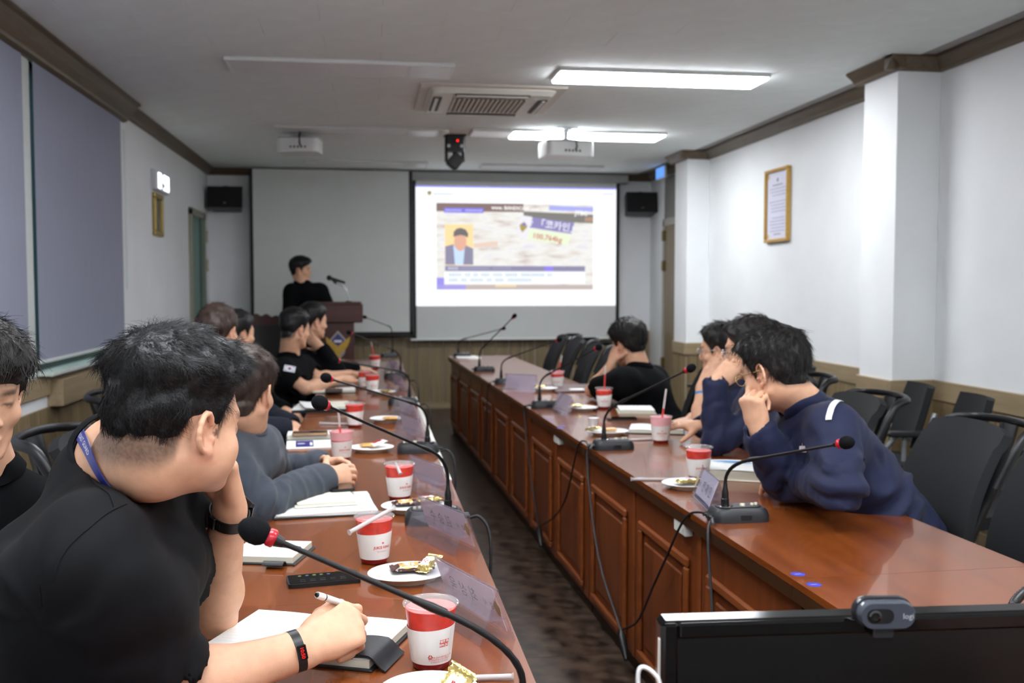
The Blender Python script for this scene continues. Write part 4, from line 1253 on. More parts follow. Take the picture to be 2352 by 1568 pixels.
M_wsnack = mat('white_print', (234, 230, 226), .35, var=.05, scale=30, coat=.3)
def snack(loc, rz, label, kind='choc', L=.085, W=.042, tilt=0.0, roll=0.0):
    t = thing('wrapped_snack', label, 'snack', loc, group='wrapped snack bars', rot=(roll, tilt, rz))
    base = {'choc': M_choc, 'gold': M_gold, 'white': M_wsnack, 'tan': M_tan}[kind]
    def half(s):
        def f(u, v):
            x, y = (u - .5) * L, (v - .5) * W
            e = max(0, 1 - (abs(2 * u - 1) / .86) ** 6) * max(0, 1 - abs(2 * v - 1) ** 3)
            cr = .0016 * math.sin(u * 90 + v * 7) * (abs(2 * u - 1) > .82) + .001 * math.sin(23 * u + 31 * v)
            return (x, y + .002 * math.sin(u * 40) * (abs(2 * v - 1) > .9), s * .0075 * e + cr * (s > 0) + .008)
        return f
    m = MB()
    m.sheet(half(1), 28, 12).sheet(lambda u, v: half(-1)(1 - u, v), 28, 12)
    m.obj('wrapper', base, t, 70)
    def band(name, u0, u1, v0, v1, mm):
        MB().sheet(lambda u, v: tuple(np.array(half(1)(u0 + (u1 - u0) * u, v0 + (v1 - v0) * v)) + (0, 0, .0007)), 10, 8).obj(name, mm, t, 70)
    if kind == 'choc':
        band('tan_band', .2, .66, .08, .92, M_tan)
        band('white_band', .3, .55, .3, .62, M_wsnack)
        band('gold_end', .9, 1.0, .02, .98, M_gold)
    elif kind == 'gold':
        band('white_badge', .25, .7, .3, .85, M_wsnack)
        band('red_mark', .38, .58, .45, .7, M_red)
    elif kind == 'white':
        band('red_mark', .25, .75, .3, .7, M_red)
        band('tan_band', .0, .14, .05, .95, M_tan)
    return t
PZ = .7325
plate((0.087, 1.546, 0.73), 'white plate cut by the bottom edge holding gold snacks')
snack(tuple(np.array((0.122, 1.509, 0.76))), 1.0, 'gold foil snack standing up at the bottom edge', 'gold', .085, .045, -.5, .6)
snack(tuple(np.array((0.095, 1.496, 0.752))), .2, 'gold foil snack lying under another at the bottom edge', 'gold', .08, .042, .1)
plate((0.081, 2.218, 0.73), 'white plate with a brown chocolate snack behind the front name stand', .092, .078, .15)
snack(tuple(np.array((0.089, 2.223, 0.748))), .1, 'brown and tan chocolate snack on the plate by the phone', 'choc', .098, .052)
snack(tuple(np.array((0.127, 2.217, 0.758))), .9, 'gold edged snack leaning behind the brown one by the phone', 'gold', .07, .04, -.35)
plate((0.122, 2.905, 0.73), 'white plate with gold snacks behind the second name stand', .095, .078)
snack(tuple(np.array((0.103, 2.902, 0.748))), .1, 'tan chocolate snack on the plate behind the second name stand', 'choc', .09, .045)
snack(tuple(np.array((0.164, 2.923, 0.752))), .3, 'gold snack with a red mark on the plate behind the second name stand', 'gold', .09, .048)
plate((0.001, 4, 0.73), 'white plate beside the half drunk pink cup', .09, .08)
snack(tuple(np.array((-0.007, 3.999, 0.748))), .2, 'tan snack on the plate beside the half drunk cup', 'tan', .08, .04)
snack(tuple(np.array((0.027, 3.987, 0.756))), .5, 'white snack with red print atop the plate beside the half drunk cup', 'white', .075, .045, -.25)
plate((0.076, 4.88, 0.73), 'white plate left of the third clear name stand')
snack(tuple(np.array((0.094, 4.807, 0.748))), .0, 'tan snack on the plate left of the third name stand', 'tan', .08, .04)
plate((0.07, 6.148, 0.73), 'white plate with bits by the twin cups')
snack(tuple(np.array((0.088, 6.077, 0.748))), .2, 'gold snack on the plate by the twin cups', 'gold', .07, .04)
plate((1.03, 3.116, 0.73), 'white plate with pale gold snack beside the nearest right name stand', .09, .078)
snack(tuple(np.array((1.02, 3.089, 0.75))), .1, 'pale gold snack on the nearest right plate', 'gold', .095, .05)
plate((1.045, 4.305, 0.73), 'white plate behind the second right microphone', .095, .08)
snack(tuple(np.array((0.979, 4.311, 0.75))), -.8, 'crumpled gold wrapper on the plate behind the second right microphone', 'gold', .08, .04, -.2)
snack(tuple(np.array((1.049, 4.274, 0.75))), .2, 'tan snack on the plate behind the second right microphone', 'tan', .07, .035)
plate((1.12, 5.186, 0.73), 'white plate beside the red straw cup')
snack(tuple(np.array((1.081, 5.181, 0.75))), .1, 'gold snack on the plate beside the red straw cup', 'gold', .08, .04)
plate((1.098, 6.211, 0.73), 'farthest white plate on the right table')
snack(tuple(np.array((1.064, 6.21, 0.75))), .1, 'gold snack on the farthest right plate', 'gold', .08, .04)

# ------------------------------------------------------------------ clear name stands
M_acr = clear('clear_acrylic', (244, 242, 247), 1.42, .03, .035)
M_nsheet = mat('name_sheet', (236, 226, 232), .5, var=.02, alpha=.5)
M_nprint = mat('name_print', (84, 78, 90), .6)
M_nwhite = mat('name_sheet_front', (226, 228, 234), .5, var=.02)
def name_stand(loc, rz, label, body='', front=False, L=.27, H=.1, D_=.075):
    """Folded acrylic tent: local x along its length, ridge at height H; the name side looks along -y."""
    t = thing('name_stand', label, 'name stand', loc, rz, 'clear folded name stands')
    th = .0025
    ang = math.atan2(D_ / 2, H)
    for s in (-1, 1):
        m = Matrix.Translation((0, s * D_ / 2, 0)) @ Matrix.Rotation(s * ang, 4, 'X')
        hh = math.hypot(H, D_ / 2)
        MB().box((-L / 2, -th / 2, 0), (L / 2, th / 2, hh), .0004, m).obj('acrylic_leaf', M_acr, t)
        if s < 0:
            MB().box((-L / 2 + .02, .0018, .012), (L / 2 - .004, .0024, hh - .004), 0, m).obj('name_sheet', M_nwhite if front else M_nsheet, t)
            if body:
                fy = -.0016 if front else .0029
                mt = m @ axes((.03, fy, hh * .55), (1, 0, 0), (0, 0, 1), (0, -1, 0))
                text(body, .036, M_nprint if not front else mat('name_ink', (70, 74, 92), .6), t, mt)
                text('경  사', .018, M_nprint if not front else MATS['name_ink'], t, m @ axes((-.075, fy, hh * .55), (1, 0, 0), (0, 0, 1), (0, -1, 0)))
                MB().prism([(.0, .022), (.013, .006), (.008, -.012), (0, -.022), (-.008, -.012), (-.013, .006)], 0, .0003, m @ axes((-.108, fy, hh * .55), (1, 0, 0), (0, 0, 1), (0, -1, 0))).obj('crest', mat('crest_gold', (176, 158, 120), .5), t)
                if front:
                    MB().box((-L / 2 + .022, .0012, .014), (L / 2 - .006, .0017, .026), 0, m).obj('name_band', mat('navy_band', (44, 52, 84), .5), t)
    MB().tube([(-L / 2, 0, H - .001), (L / 2, 0, H - .001)], .0022, 8).obj('ridge', M_acr, t, 60)
    MB().box((-L / 2, -.019, .042), (L / 2, .019, .0432)).obj('inner_shelf', M_acr, t)
    return t
def stand_at(p, rz, *a, **k):
    return name_stand(p, rz, *a, **k)
# left stands face the aisle (+x): turned so that -y local looks to +x
stand_at((.178, 1.915, .73), math.radians(112), 'front clear name stand nearest the camera with grey name print', '최 상 욱', L=.27)
stand_at((.178, 2.53, .73), math.radians(114), 'clear name stand in front of the second left microphone', '김 승 수', L=.27)
stand_at((.175, 3.18, .73), math.radians(112), 'clear name stand beside the third cup', '', L=.26)
stand_at((.165, 4.28, .73), math.radians(108), 'clear name stand behind the third left microphone', '', L=.26)
stand_at((.17, 5.0, .73), math.radians(108), 'clear name stand right of the lone plate on the left table', '', L=.26)
stand_at((.165, 6.35, .73), math.radians(104), 'clear name stand right of the twin cups', '', L=.26)
stand_at((.165, 7.6, .73), math.radians(104), 'farthest clear name stand on the left table', '', L=.26)
stand_at((1.005, 2.84, .73), math.radians(-97), 'nearest right name stand with white sheet and navy band', '전 재 민', front=True, L=.22, H=.1)
stand_at((1.004, 5.09, 0.73), math.radians(-84), 'clear name stand beside the third right microphone', '', L=.24)
stand_at((0.952, 6.286, 0.73), math.radians(-40), 'clear name stand before the farthest right plate', '', L=.24)

# ------------------------------------------------------------------ notebooks, papers, phones
M_paper = mat('white_paper', (236, 237, 234), .6, var=.015, scale=15)
M_cream_p = mat('cream_paper', (236, 232, 214), .6, var=.015, scale=15)
M_pageedge = mat('page_edges', (206, 204, 188), .7, var=.12, scale=300, stretch=(.02, .02, 6))
M_cover = mat('black_cover', (26, 27, 30), .45, var=.12, scale=80, bump=.15)
M_line = mat('ruled_line', (196, 202, 206), .6)
M_pen = mat('pen_ink', (60, 62, 70), .5)
def notebook(loc, rz, label, w=.2, h=.27, th=.012, cover=None, page=None, rings=False, open_=True, lines=8, clasp=False, wave=.0):
    t = thing('notebook', label, 'notebook', loc, rz, 'notebooks and planners on the tables')
    MB().box((-w / 2 - .008, -h / 2 - .008, 0), (w / 2 + .008, h / 2 + .008, .004), .0015).obj('cover', cover or M_cover, t)
    halves = ((-1, 1) if open_ else (0,))
    for s in halves:
        x0, x1 = ((-w / 2, w / 2) if s == 0 else ((-w / 2, -.004) if s < 0 else (.004, w / 2)))
        hh = th * (1 if s == 0 else (.75 if s < 0 else 1))
        MB().box((x0, -h / 2, .0042), (x1, h / 2, .004 + hh - .0006)).obj('page_block', M_pageedge, t)
        def pg(u, v, x0=x0, x1=x1, hh=hh, s=s):
            return (x0 + (x1 - x0) * u, -h / 2 + h * v, .0042 + hh + wave * math.sin(u * 3.1) * (.6 + .4 * v) - .003 * ((1 - u) if s > 0 else u) ** 4 * (s != 0))
        MB().sheet(pg, 8, 3, .0006).obj('open_page', page or M_paper, t, 60)
        for k in range(lines):
            yy = h / 2 - .03 - k * (h - .05) / max(lines, 1)
            lx0, lx1 = x0 + .012, x1 - .012
            pts = [pg((x - x0) / (x1 - x0), (yy + h / 2) / h) for x in (lx0, lx1)]
            MB().sheet(lambda u, v: (lx0 + (lx1 - lx0) * u, yy + .0007 * v, pg((lx0 + (lx1 - lx0) * u - x0) / (x1 - x0), (yy + h / 2) / h)[2] + .0005), 8, 1).obj('ruled_line', M_line, t)
    if rings:
        for k in range(6):
            yy = -h / 2 + h * (k + .5) / 6
            MB().tube([(.012 * math.cos(a), yy, .006 + th * .6 + .010 * math.sin(a)) for a in [math.pi * q / 8 for q in range(9)]], .0012, 6).obj('binder_ring', M_chrome, t, 60)
    if clasp:
        MB().tube([(w / 2 + .06, -.02, .006), (w / 2 + .02, -.02, th + .02), (w / 2 - .03, -.02, th + .014), (w / 2 - .07, -.02, th + .011)], [.004] * 4, 8, sx=1).obj('strap', M_cover, t)
    return t
def sstep_(x, a, b):
    q = min(1, max(0, (x - a) / (b - a)))
    return q * q * (3 - 2 * q)
# the lanyard man's open planner, turned a little
p1 = notebook((-.115, 1.845, .73), math.radians(-22), 'open black planner under the writing hand of the lanyard man', .32, .21, .014, rings=True, lines=11, wave=.001)
MB().sheet(lambda u, v: (.085 + .105 * u, -.108 + .095 * v, .0215 + .006 * math.sin(u * 3.1) - .0195 * sstep_(u, .7, 1.0)), 14, 6, .0025).obj('cover_flap', M_cover, p1, 60)
p2 = notebook((-0.245, 2.463, 0.73), math.radians(-14), 'small notebook with a black flap cover left of the phone', .16, .15, .014, lines=5, open_=False)
MB().tube([(.0, .02, .0215), (.075, -.002, .0215)], .004, 8).obj('pen', M_black, p2, 60)
MB().sheet(lambda u, v: (.02 + .05 * v, -.085 - .035 * u, .004 + .012 * math.sin(u * 2.6)), 8, 4, .002).obj('cover_flap', M_cover, p2, 60)
# stack of papers and the pad under the fleece man's arm
t = thing('paper_stack', 'stack of printed sheets under the arm of the fleece man', 'papers', (-0.139, 2.983, 0.73), math.radians(6))
MB().box((-.15, -.13, 0), (.15, .16, .005), .002).obj('folder', M_cover, t)
for k in range(5):
    a = math.radians((-2, 1, -1, 2, 0)[k])
    MB().box((-.142, -.125, .005 + k * .0017), (.142, .15, .0064 + k * .0017), 0, Matrix.Rotation(a, 4, 'Z')).obj('sheet', M_paper, t)
for k in range(9):
    for j in range(4):
        MB().box((-.03 + j * .035, -.09 + k * .018, .01345), (-.03 + j * .035 + random.uniform(.012, .026), -.087 + k * .018, .0136)).obj('print_line', M_line, t)
MB().box((.118, -.11, .01345), (.12, .1, .0136)).obj('margin_rule', mat('blue_rule', (90, 130, 190), .6), t)
notebook(tuple(np.array((-0.14, 3.013, 0.745))), math.radians(8), 'cream notepad lying on the printed sheets', .17, .15, .006, cover=M_cream_p, page=M_cream_p, open_=False, lines=0)
t = thing('smartphone', 'phone lying under the clasped hands of the fleece man', 'phone', (-0.095, 3.133, 0.756), math.radians(10))
MB().prism(rrect(.075, .1, .01), 0, .008).obj('body', M_black, t, 30)
MB().prism(rrect(.07, .095, .009), .008, .0085).obj('screen', M_gloss, t)
# leaflet and black organiser
t = thing('leaflet', 'white leaflet with a dark blue block beside the half drunk cup', 'leaflet', (-0.252, 4.192, 0.73), math.radians(4))
MB().box((-.095, -.1, 0), (.095, .1, .006), .001).obj('pages', M_paper, t)
MB().box((-.058, -.08, .0061), (.015, .085, .0066)).obj('blue_block', mat('leaflet_blue', (44, 44, 116), .45), t)
for k in range(5):
    MB().box((.03, -.07 + k * .03, .0061), (.03 + random.uniform(.03, .055), -.058 + k * .03, .0066)).obj('print_line', M_line, t)
MB().box((-.05, .0, .0066), (-.02, .012, .007)).obj('title_mark', M_paper, t)
MB().box((.0, -.04, .0066), (.01, .03, .007)).obj('title_mark', M_paper, t)
notebook((-0.263, 4.388, 0.73), math.radians(2), 'black leather organiser behind the leaflet', .19, .12, .02, open_=False, lines=0)
t = thing('smartphone', 'gold edged phone lying on the black organiser', 'phone', tuple(np.array((-0.26, 4.347, 0.755))), .03)
MB().prism(rrect(.15, .074, .01), 0, .008).obj('body', mat('gold_edge', (196, 160, 120), .3, metal=.6), t, 30)
MB().prism(rrect(.145, .07, .009), .008, .0085).obj('screen', M_gloss, t)
# papers of the flag patch man and neighbours
t = thing('paper_stack', 'loose white papers spread beside the left table cup', 'papers', (-0.249, 5.459, 0.73), .05)
MB().box((-.17, -.18, 0), (.15, .16, .008), .002).obj('folder', M_cover, t)
for k in range(3):
    MB().sheet(lambda u, v: (-.16 + .30 * u, -.15 + .3 * v, .011 + k * .004 + .012 * (1 - u) ** 3 * (k == 2)), 8, 3, .001).obj('sheet', M_paper, t, None, (.02 * k, -.015 * k, 0), (0, 0, .12 * (k - 1)))
MB().box((-.02, -.14, .0235), (.13, .1, .0285), .001).obj('cream_pad', M_cream_p, t)
notebook((-0.227, 6.346, 0.73), .02, 'open notebook with a black band before the flag patch man', .26, .2, .012, lines=0, clasp=False)
MB().box((-.055, -.105, 0), (.05, .105, .006), .002).obj('dark_pad', M_cover, None, None, tuple(np.array((-0.222, 6.208, 0.747))), (0, 0, .02), label='dark band lying across the far open notebook', cat='pad')
t = thing('document', 'grey booklet before the hands of the flag patch man', 'booklet', (-0.181, 6.888, 0.73), .1)
MB().box((-.12, -.16, 0), (.12, .16, .01), .002).obj('cover', mat('grey_cover', (150, 152, 150), .5, var=.05), t)
MB().box((-.115, -.155, .01), (.115, .155, .011)).obj('front_sheet', mat('grey_sheet', (176, 178, 176), .5, var=.05), t)
# right table
nb = notebook((1.258, 3.298, 0.73), math.radians(-24), 'thick open planner with blue marker strokes on the right table', .21, .2, .03, cover=M_cream_p, lines=4, open_=False, wave=.004)
for k in range(4):
    MB().sheet(lambda u, v: (-.09 + .12 * u + .01 * k, .075 - .012 * k - .008 * v, .0355 + .004 * math.sin((.07 + .55 * u) * 3.1)), 6, 2).obj('marker_stroke', mat('blue_marker', (108, 168, 224), .6, var=.25, scale=60), nb)
t = thing('pencil_case', 'brown leather pencil case before the man with the stripe', 'pencil case', (1.35, 2.92, 0.73), math.radians(-4))
M_brown = mat('brown_leather', (112, 58, 38), .34, var=.18, scale=30, bump=.2, coat=.2)
MB().sheet(lambda u, v: ((u - .5) * .165, .034 * math.cos(v * math.pi) * (1 - .1 * abs(2 * u - 1) ** 3), (.042 - .006 * math.sin(u * 6)) * math.sin(v * math.pi) ** .7 + .0008), 16, 14, .002).obj('body', M_brown, t, 60)
MB().box((-.08, -.033, 0), (.08, .033, .003), .001).obj('bottom', M_brown, t)
MB().sheet(lambda u, v: ((u - .5) * .16, -.004 + .003 * v, .0445 - .006 * math.sin(u * 6)), 16, 1, .001).obj('zip', M_chrome, t)
MB().tube(spline([(-.08, 0, .042), (-.09, -.006, .035), (-.094, -.012, .022)], 4), .003, 6).obj('zip_pull', M_brown, t, 60)
notebook((1.291, 4.379, 0.73), math.radians(-18), 'open notebook under the resting hand on the right table', .24, .19, .018, lines=3, open_=True, wave=.003)
notebook((1.386, 5.091, 0.73), math.radians(-10), 'spiral notebook beside the red straw cup', .18, .2, .016, cover=mat('pale_cover', (196, 206, 186), .5, var=.05), lines=0, open_=False, rings=False)
t = thing('smartphone', 'black phone in front of the spiral notebook', 'phone', (1.235, 4.797, 0.73), -.05)
MB().prism(rrect(.15, .07, .01), 0, .009).obj('body', M_black, t, 30)
MB().prism(rrect(.145, .066, .009), .009, .0095).obj('screen', M_gloss, t)
t = thing('paper_cup', 'small white paper cup behind the second right microphone', 'cup', (1.024, 4.502, 0.73))
MB().lathe([(.019, 0), (.026, .048), (.0275, .05), (.0255, .0485), (.018, .004)], 20).obj('cup_wall', M_plate, t, 50)
MB().lathe([(.002, .005), (.0225, .006)], 20).obj('bottom', M_plate, t)
t = thing('laptop', 'closed grey folder with a white label on the far right table', 'folder', (1.278, 6.295, 0.73), .0)
MB().box((-.14, -.22, 0), (.16, .2, .012), .003).obj('cover', mat('mauve_cover', (92, 70, 72), .4, var=.1), t)
MB().box((-.03, -.17, .012), (.06, -.09, .0126)).obj('label_patch', M_paper, t)
t['category'] = 'folder'; t.name = 'document_folder'
t = thing('paper_stack', 'white papers at the far end of the right table', 'papers', (.90, 9.22, .73), .05)
for k in range(3):
    MB().box((-.11, -.15, k * .004), (.1, .15, k * .004 + .0036), .0005, Matrix.Rotation(.06 * (k - 1), 4, 'Z')).obj('sheet', M_paper, t)
# the big phone
t = thing('smartphone', 'black phone with app icons lying before the nearest microphone stem', 'phone', (-.108, 2.228, .73), math.radians(9))
MB().prism(rrect(.158, .075, .008), 0, .0095).obj('body', mat('phone_case', (16, 17, 18), .4, var=.2, scale=200, bump=.2), t, 30)
MB().prism(rrect(.152, .07, .007), .0095, .0101).obj('screen', M_gloss, t)
for k in range(5):
    MB().lathe([(.0042, .0102), (.0042, .0104)], 12).obj('app_icon', mat('icon_%d' % (k % 3), ((92, 104, 56), (60, 84, 120), (110, 116, 60))[k % 3], .3), t, None, (-.05 + k * .016, .022, 0))
for k in range(5):
    for j in range(2):
        MB().box((-.052 + k * .022, -.01 - j * .012, .0102), (-.040 + k * .022, -.0085 - j * .012, .0104)).obj('screen_text', mat('dim_text', (70, 72, 74), .3), t)
# blue round stickers
for k, (p, lb) in enumerate((((0.965, 2.132, 0.73), 'blue round sticker above the seam of the right table'), ((0.966, 2.051, 0.73), 'blue round sticker below the seam of the right table'), ((0.915, 3.297, 0.73), 'blue round sticker beside the straw on the right table'), ((0.898, 4.607, 0.73), 'blue round sticker by the third right name stand'), ((0.874, 4.536, 0.73), 'second blue sticker by the third right name stand'))):
    t = thing('sticker', lb, 'sticker', p, group='blue round stickers on the right table')
    MB().lathe([(.017, 0), (.017, .0004)], 20).obj('disc', mat('blue_sticker', (66, 66, 168), .35, var=.1, scale=60), t)
    MB().prism(rrect(.016, .003, .001), .0004, .0006).obj('mark', mat('pale_blue', (150, 150, 210), .4), t)


# ================================================================== people
from mathutils.bvhtree import BVHTree
# A body is a smooth blend of tapered limbs sampled on a grid and skinned with surface nets, so it is one continuous surface.
def A3(p):
    return np.array(p, float)
def unit(v):
    v = A3(v)
    return v / (np.linalg.norm(v) + 1e-9)

class Field:
    def __init__(self, h):
        self.h, self.P = h, []
    def cap(self, p0, p1, r0, r1=None, k=.02, op='u', flat=1.0, nrm=(0, 0, 1)):
        p0, p1 = A3(p0), A3(p1)
        r1 = r0 if r1 is None else r1
        ba = p1 - p0
        L = np.linalg.norm(ba) + 1e-9
        a = ba / L
        n = A3(nrm) - a * np.dot(nrm, a)
        if np.linalg.norm(n) < 1e-3:
            n = np.cross(a, (1, 0, 0)) if abs(a[0]) < .9 else np.cross(a, (0, 1, 0))
        n = unit(n)
        s = np.cross(a, n)
        def fn(X, Y, Z):
            x, y, z = X - p0[0], Y - p0[1], Z - p0[2]
            da = x * a[0] + y * a[1] + z * a[2]
            t = np.clip(da / L, 0, 1)
            r = r0 + (r1 - r0) * t
            if flat == 1.0:
                q = da - t * L
                d2 = x * x + y * y + z * z - da * da + q * q
                return np.sqrt(np.maximum(d2, 0)) - r
            ds = x * s[0] + y * s[1] + z * s[2]
            dn = (x * n[0] + y * n[1] + z * n[2]) / flat
            q = da - t * L
            return (np.sqrt(ds * ds + dn * dn + q * q) - r) * min(1.0, flat)
        R = max(r0, r1) * max(1, flat)
        self.P.append((fn, np.minimum(p0, p1) - R, np.maximum(p0, p1) + R, k, op))
        return self
    def ell(self, c, rad, M=None, k=.02, op='u'):
        c, rad = A3(c), A3(rad)
        M = np.eye(3) if M is None else M          # rows are the local axes
        def fn(X, Y, Z):
            x, y, z = X - c[0], Y - c[1], Z - c[2]
            k0 = 0; k1 = 0
            for i in range(3):
                q = (x * M[i][0] + y * M[i][1] + z * M[i][2])
                k0 = k0 + (q / rad[i]) ** 2
                k1 = k1 + (q / rad[i] ** 2) ** 2
            k0 = np.sqrt(k0); k1 = np.sqrt(k1) + 1e-9
            return k0 * (k0 - 1) / k1
        ext = np.sqrt(((M.T * rad) ** 2).sum(1))
        self.P.append((fn, c - ext, c + ext, k, op))
        return self
    def raw(self, fn, lo, hi, k=.0, op='u'):
        self.P.append((fn, A3(lo), A3(hi), k, op))
        return self
    def mesh(self, name, disp=None, clip=None):
        h = self.h
        add = [p for p in self.P if p[4] == 'u']
        lo = np.min([p[1] for p in add], 0) - 3 * h - .012
        hi = np.max([p[2] for p in add], 0) + 3 * h + .012
        n = np.ceil((hi - lo) / h).astype(int) + 1
        ax = [lo[i] + h * np.arange(n[i]) for i in range(3)]
        D = np.full(n, .5, np.float32)
        for fn, a, b, k, op in self.P:
            m = k + 3 * h
            i0 = np.maximum(((a - m - lo) / h).astype(int), 0)
            i1 = np.minimum(((b + m - lo) / h).astype(int) + 2, n)
            if (i1 <= i0).any():
                continue
            sub = D[i0[0]:i1[0], i0[1]:i1[1], i0[2]:i1[2]]
            d = fn(ax[0][i0[0]:i1[0], None, None], ax[1][None, i0[1]:i1[1], None], ax[2][None, None, i0[2]:i1[2]]).astype(np.float32)
            if op == 's':
                d = -d
            if k > 0:
                hh = np.clip(k - np.abs(sub - d), 0, None) / k
                q = hh * hh * k * .25
            else:
                q = 0
            sub[:] = (np.minimum(sub, d) - q) if op == 'u' else (np.maximum(sub, d) + q)
        if disp is not None:
            w = np.argwhere(np.abs(D) < .03)
            P = lo + h * w
            D[w[:, 0], w[:, 1], w[:, 2]] += disp(P).astype(np.float32)
        return nets(D, lo, h)

def nets(D, lo, h):
    s = D < 0
    c = np.zeros(np.array(D.shape) - 1, np.int8)
    for i in (0, 1):
        for j in (0, 1):
            for k in (0, 1):
                c += s[i:i + c.shape[0], j:j + c.shape[1], k:k + c.shape[2]]
    idx = np.argwhere((c > 0) & (c < 8))
    cid = np.full(c.shape, -1, np.int32)
    cid[idx[:, 0], idx[:, 1], idx[:, 2]] = np.arange(len(idx))
    acc = np.zeros((len(idx), 3)); cnt = np.zeros(len(idx))
    for axis in range(3):
        o = [q for q in range(3) if q != axis]
        for u in (0, 1):
            for v in (0, 1):
                a = np.zeros(3, int); a[o[0]] = u; a[o[1]] = v
                b = a.copy(); b[axis] = 1
                ia, ib = idx + a, idx + b
                va, vb = D[ia[:, 0], ia[:, 1], ia[:, 2]], D[ib[:, 0], ib[:, 1], ib[:, 2]]
                m = (va < 0) != (vb < 0)
                t = va[m] / (va[m] - vb[m])
                p = np.tile(a.astype(float), (m.sum(), 1)); p[:, axis] = t
                acc[m] += p; cnt[m] += 1
    V = lo + h * (idx + acc / np.maximum(cnt, 1)[:, None])
    F = []
    for axis in range(3):
        o = [(axis + 1) % 3, (axis + 2) % 3]
        sl0 = [slice(None)] * 3; sl1 = [slice(None)] * 3
        sl0[axis] = slice(0, -1); sl1[axis] = slice(1, None)
        e = np.argwhere(s[tuple(sl0)] != s[tuple(sl1)])
        e = e[(e[:, o[0]] > 0) & (e[:, o[1]] > 0) & (e[:, o[0]] < c.shape[o[0]]) & (e[:, o[1]] < c.shape[o[1]])]
        q = []
        for du, dv in ((-1, -1), (0, -1), (0, 0), (-1, 0)):
            w = e.copy(); w[:, o[0]] += du; w[:, o[1]] += dv
            q.append(cid[w[:, 0], w[:, 1], w[:, 2]])
        q = np.stack(q, 1)
        ins = s[e[:, 0], e[:, 1], e[:, 2]]
        q[~ins] = q[~ins][:, ::-1]
        F.append(q)
    F = np.concatenate(F)
    return V, F[(F >= 0).all(1)]

def largest(V, F):
    """Keep only the biggest connected surface."""
    lab = np.arange(len(V))
    for _ in range(400):
        m = lab[F].min(1)
        new = lab.copy()
        for k in range(4):
            np.minimum.at(new, F[:, k], m)
        new = new[new]
        if (new == lab).all():
            break
        lab = new
    ids, cnt = np.unique(lab[F[:, 0]], return_counts=True)
    keep = ids[cnt.argmax()]
    F = F[lab[F[:, 0]] == keep]
    used = np.unique(F)
    mp = np.full(len(V), -1); mp[used] = np.arange(len(used))
    return V[used], mp[F]

def np_mesh(name, V, F, tint=None):
    me = bpy.data.meshes.new(name)
    nf, k = F.shape
    me.vertices.add(len(V)); me.vertices.foreach_set('co', np.ascontiguousarray(V, np.float32).ravel())
    me.loops.add(nf * k); me.loops.foreach_set('vertex_index', np.ascontiguousarray(F, np.int32).ravel())
    me.polygons.add(nf); me.polygons.foreach_set('loop_start', np.arange(0, nf * k, k, dtype=np.int32))
    me.update(calc_edges=True)
    me.validate()
    me.shade_smooth()
    if tint is not None:
        ca = me.color_attributes.new('tint', 'FLOAT_COLOR', 'POINT')
        ca.data.foreach_set('color', np.concatenate([tint, np.ones((len(V), 1))], 1).astype(np.float32).ravel())
    return me

def waves(P, dirs, amp):
    out = 0
    for (d, f, ph), a in zip(dirs, amp):
        out = out + a * np.sin(P @ np.array(d) * f + ph + 1.7 * np.sin(P @ np.array((d[1], d[2], d[0])) * f * .43 + ph * 2))
    return out
_R = np.random.RandomState(5)
WD = [(unit(_R.normal(size=3)), f, _R.uniform(0, 6)) for f in (38, 52, 66, 85, 105)]
HD = [(unit(_R.normal(size=3)), f, _R.uniform(0, 6)) for f in (120, 160, 210, 300, 420)]

SKIN = lin((212, 164, 134))
def sstep(x, a, b):
    t = np.clip((x - a) / (b - a), 0, 1)
    return t * t * (3 - 2 * t)

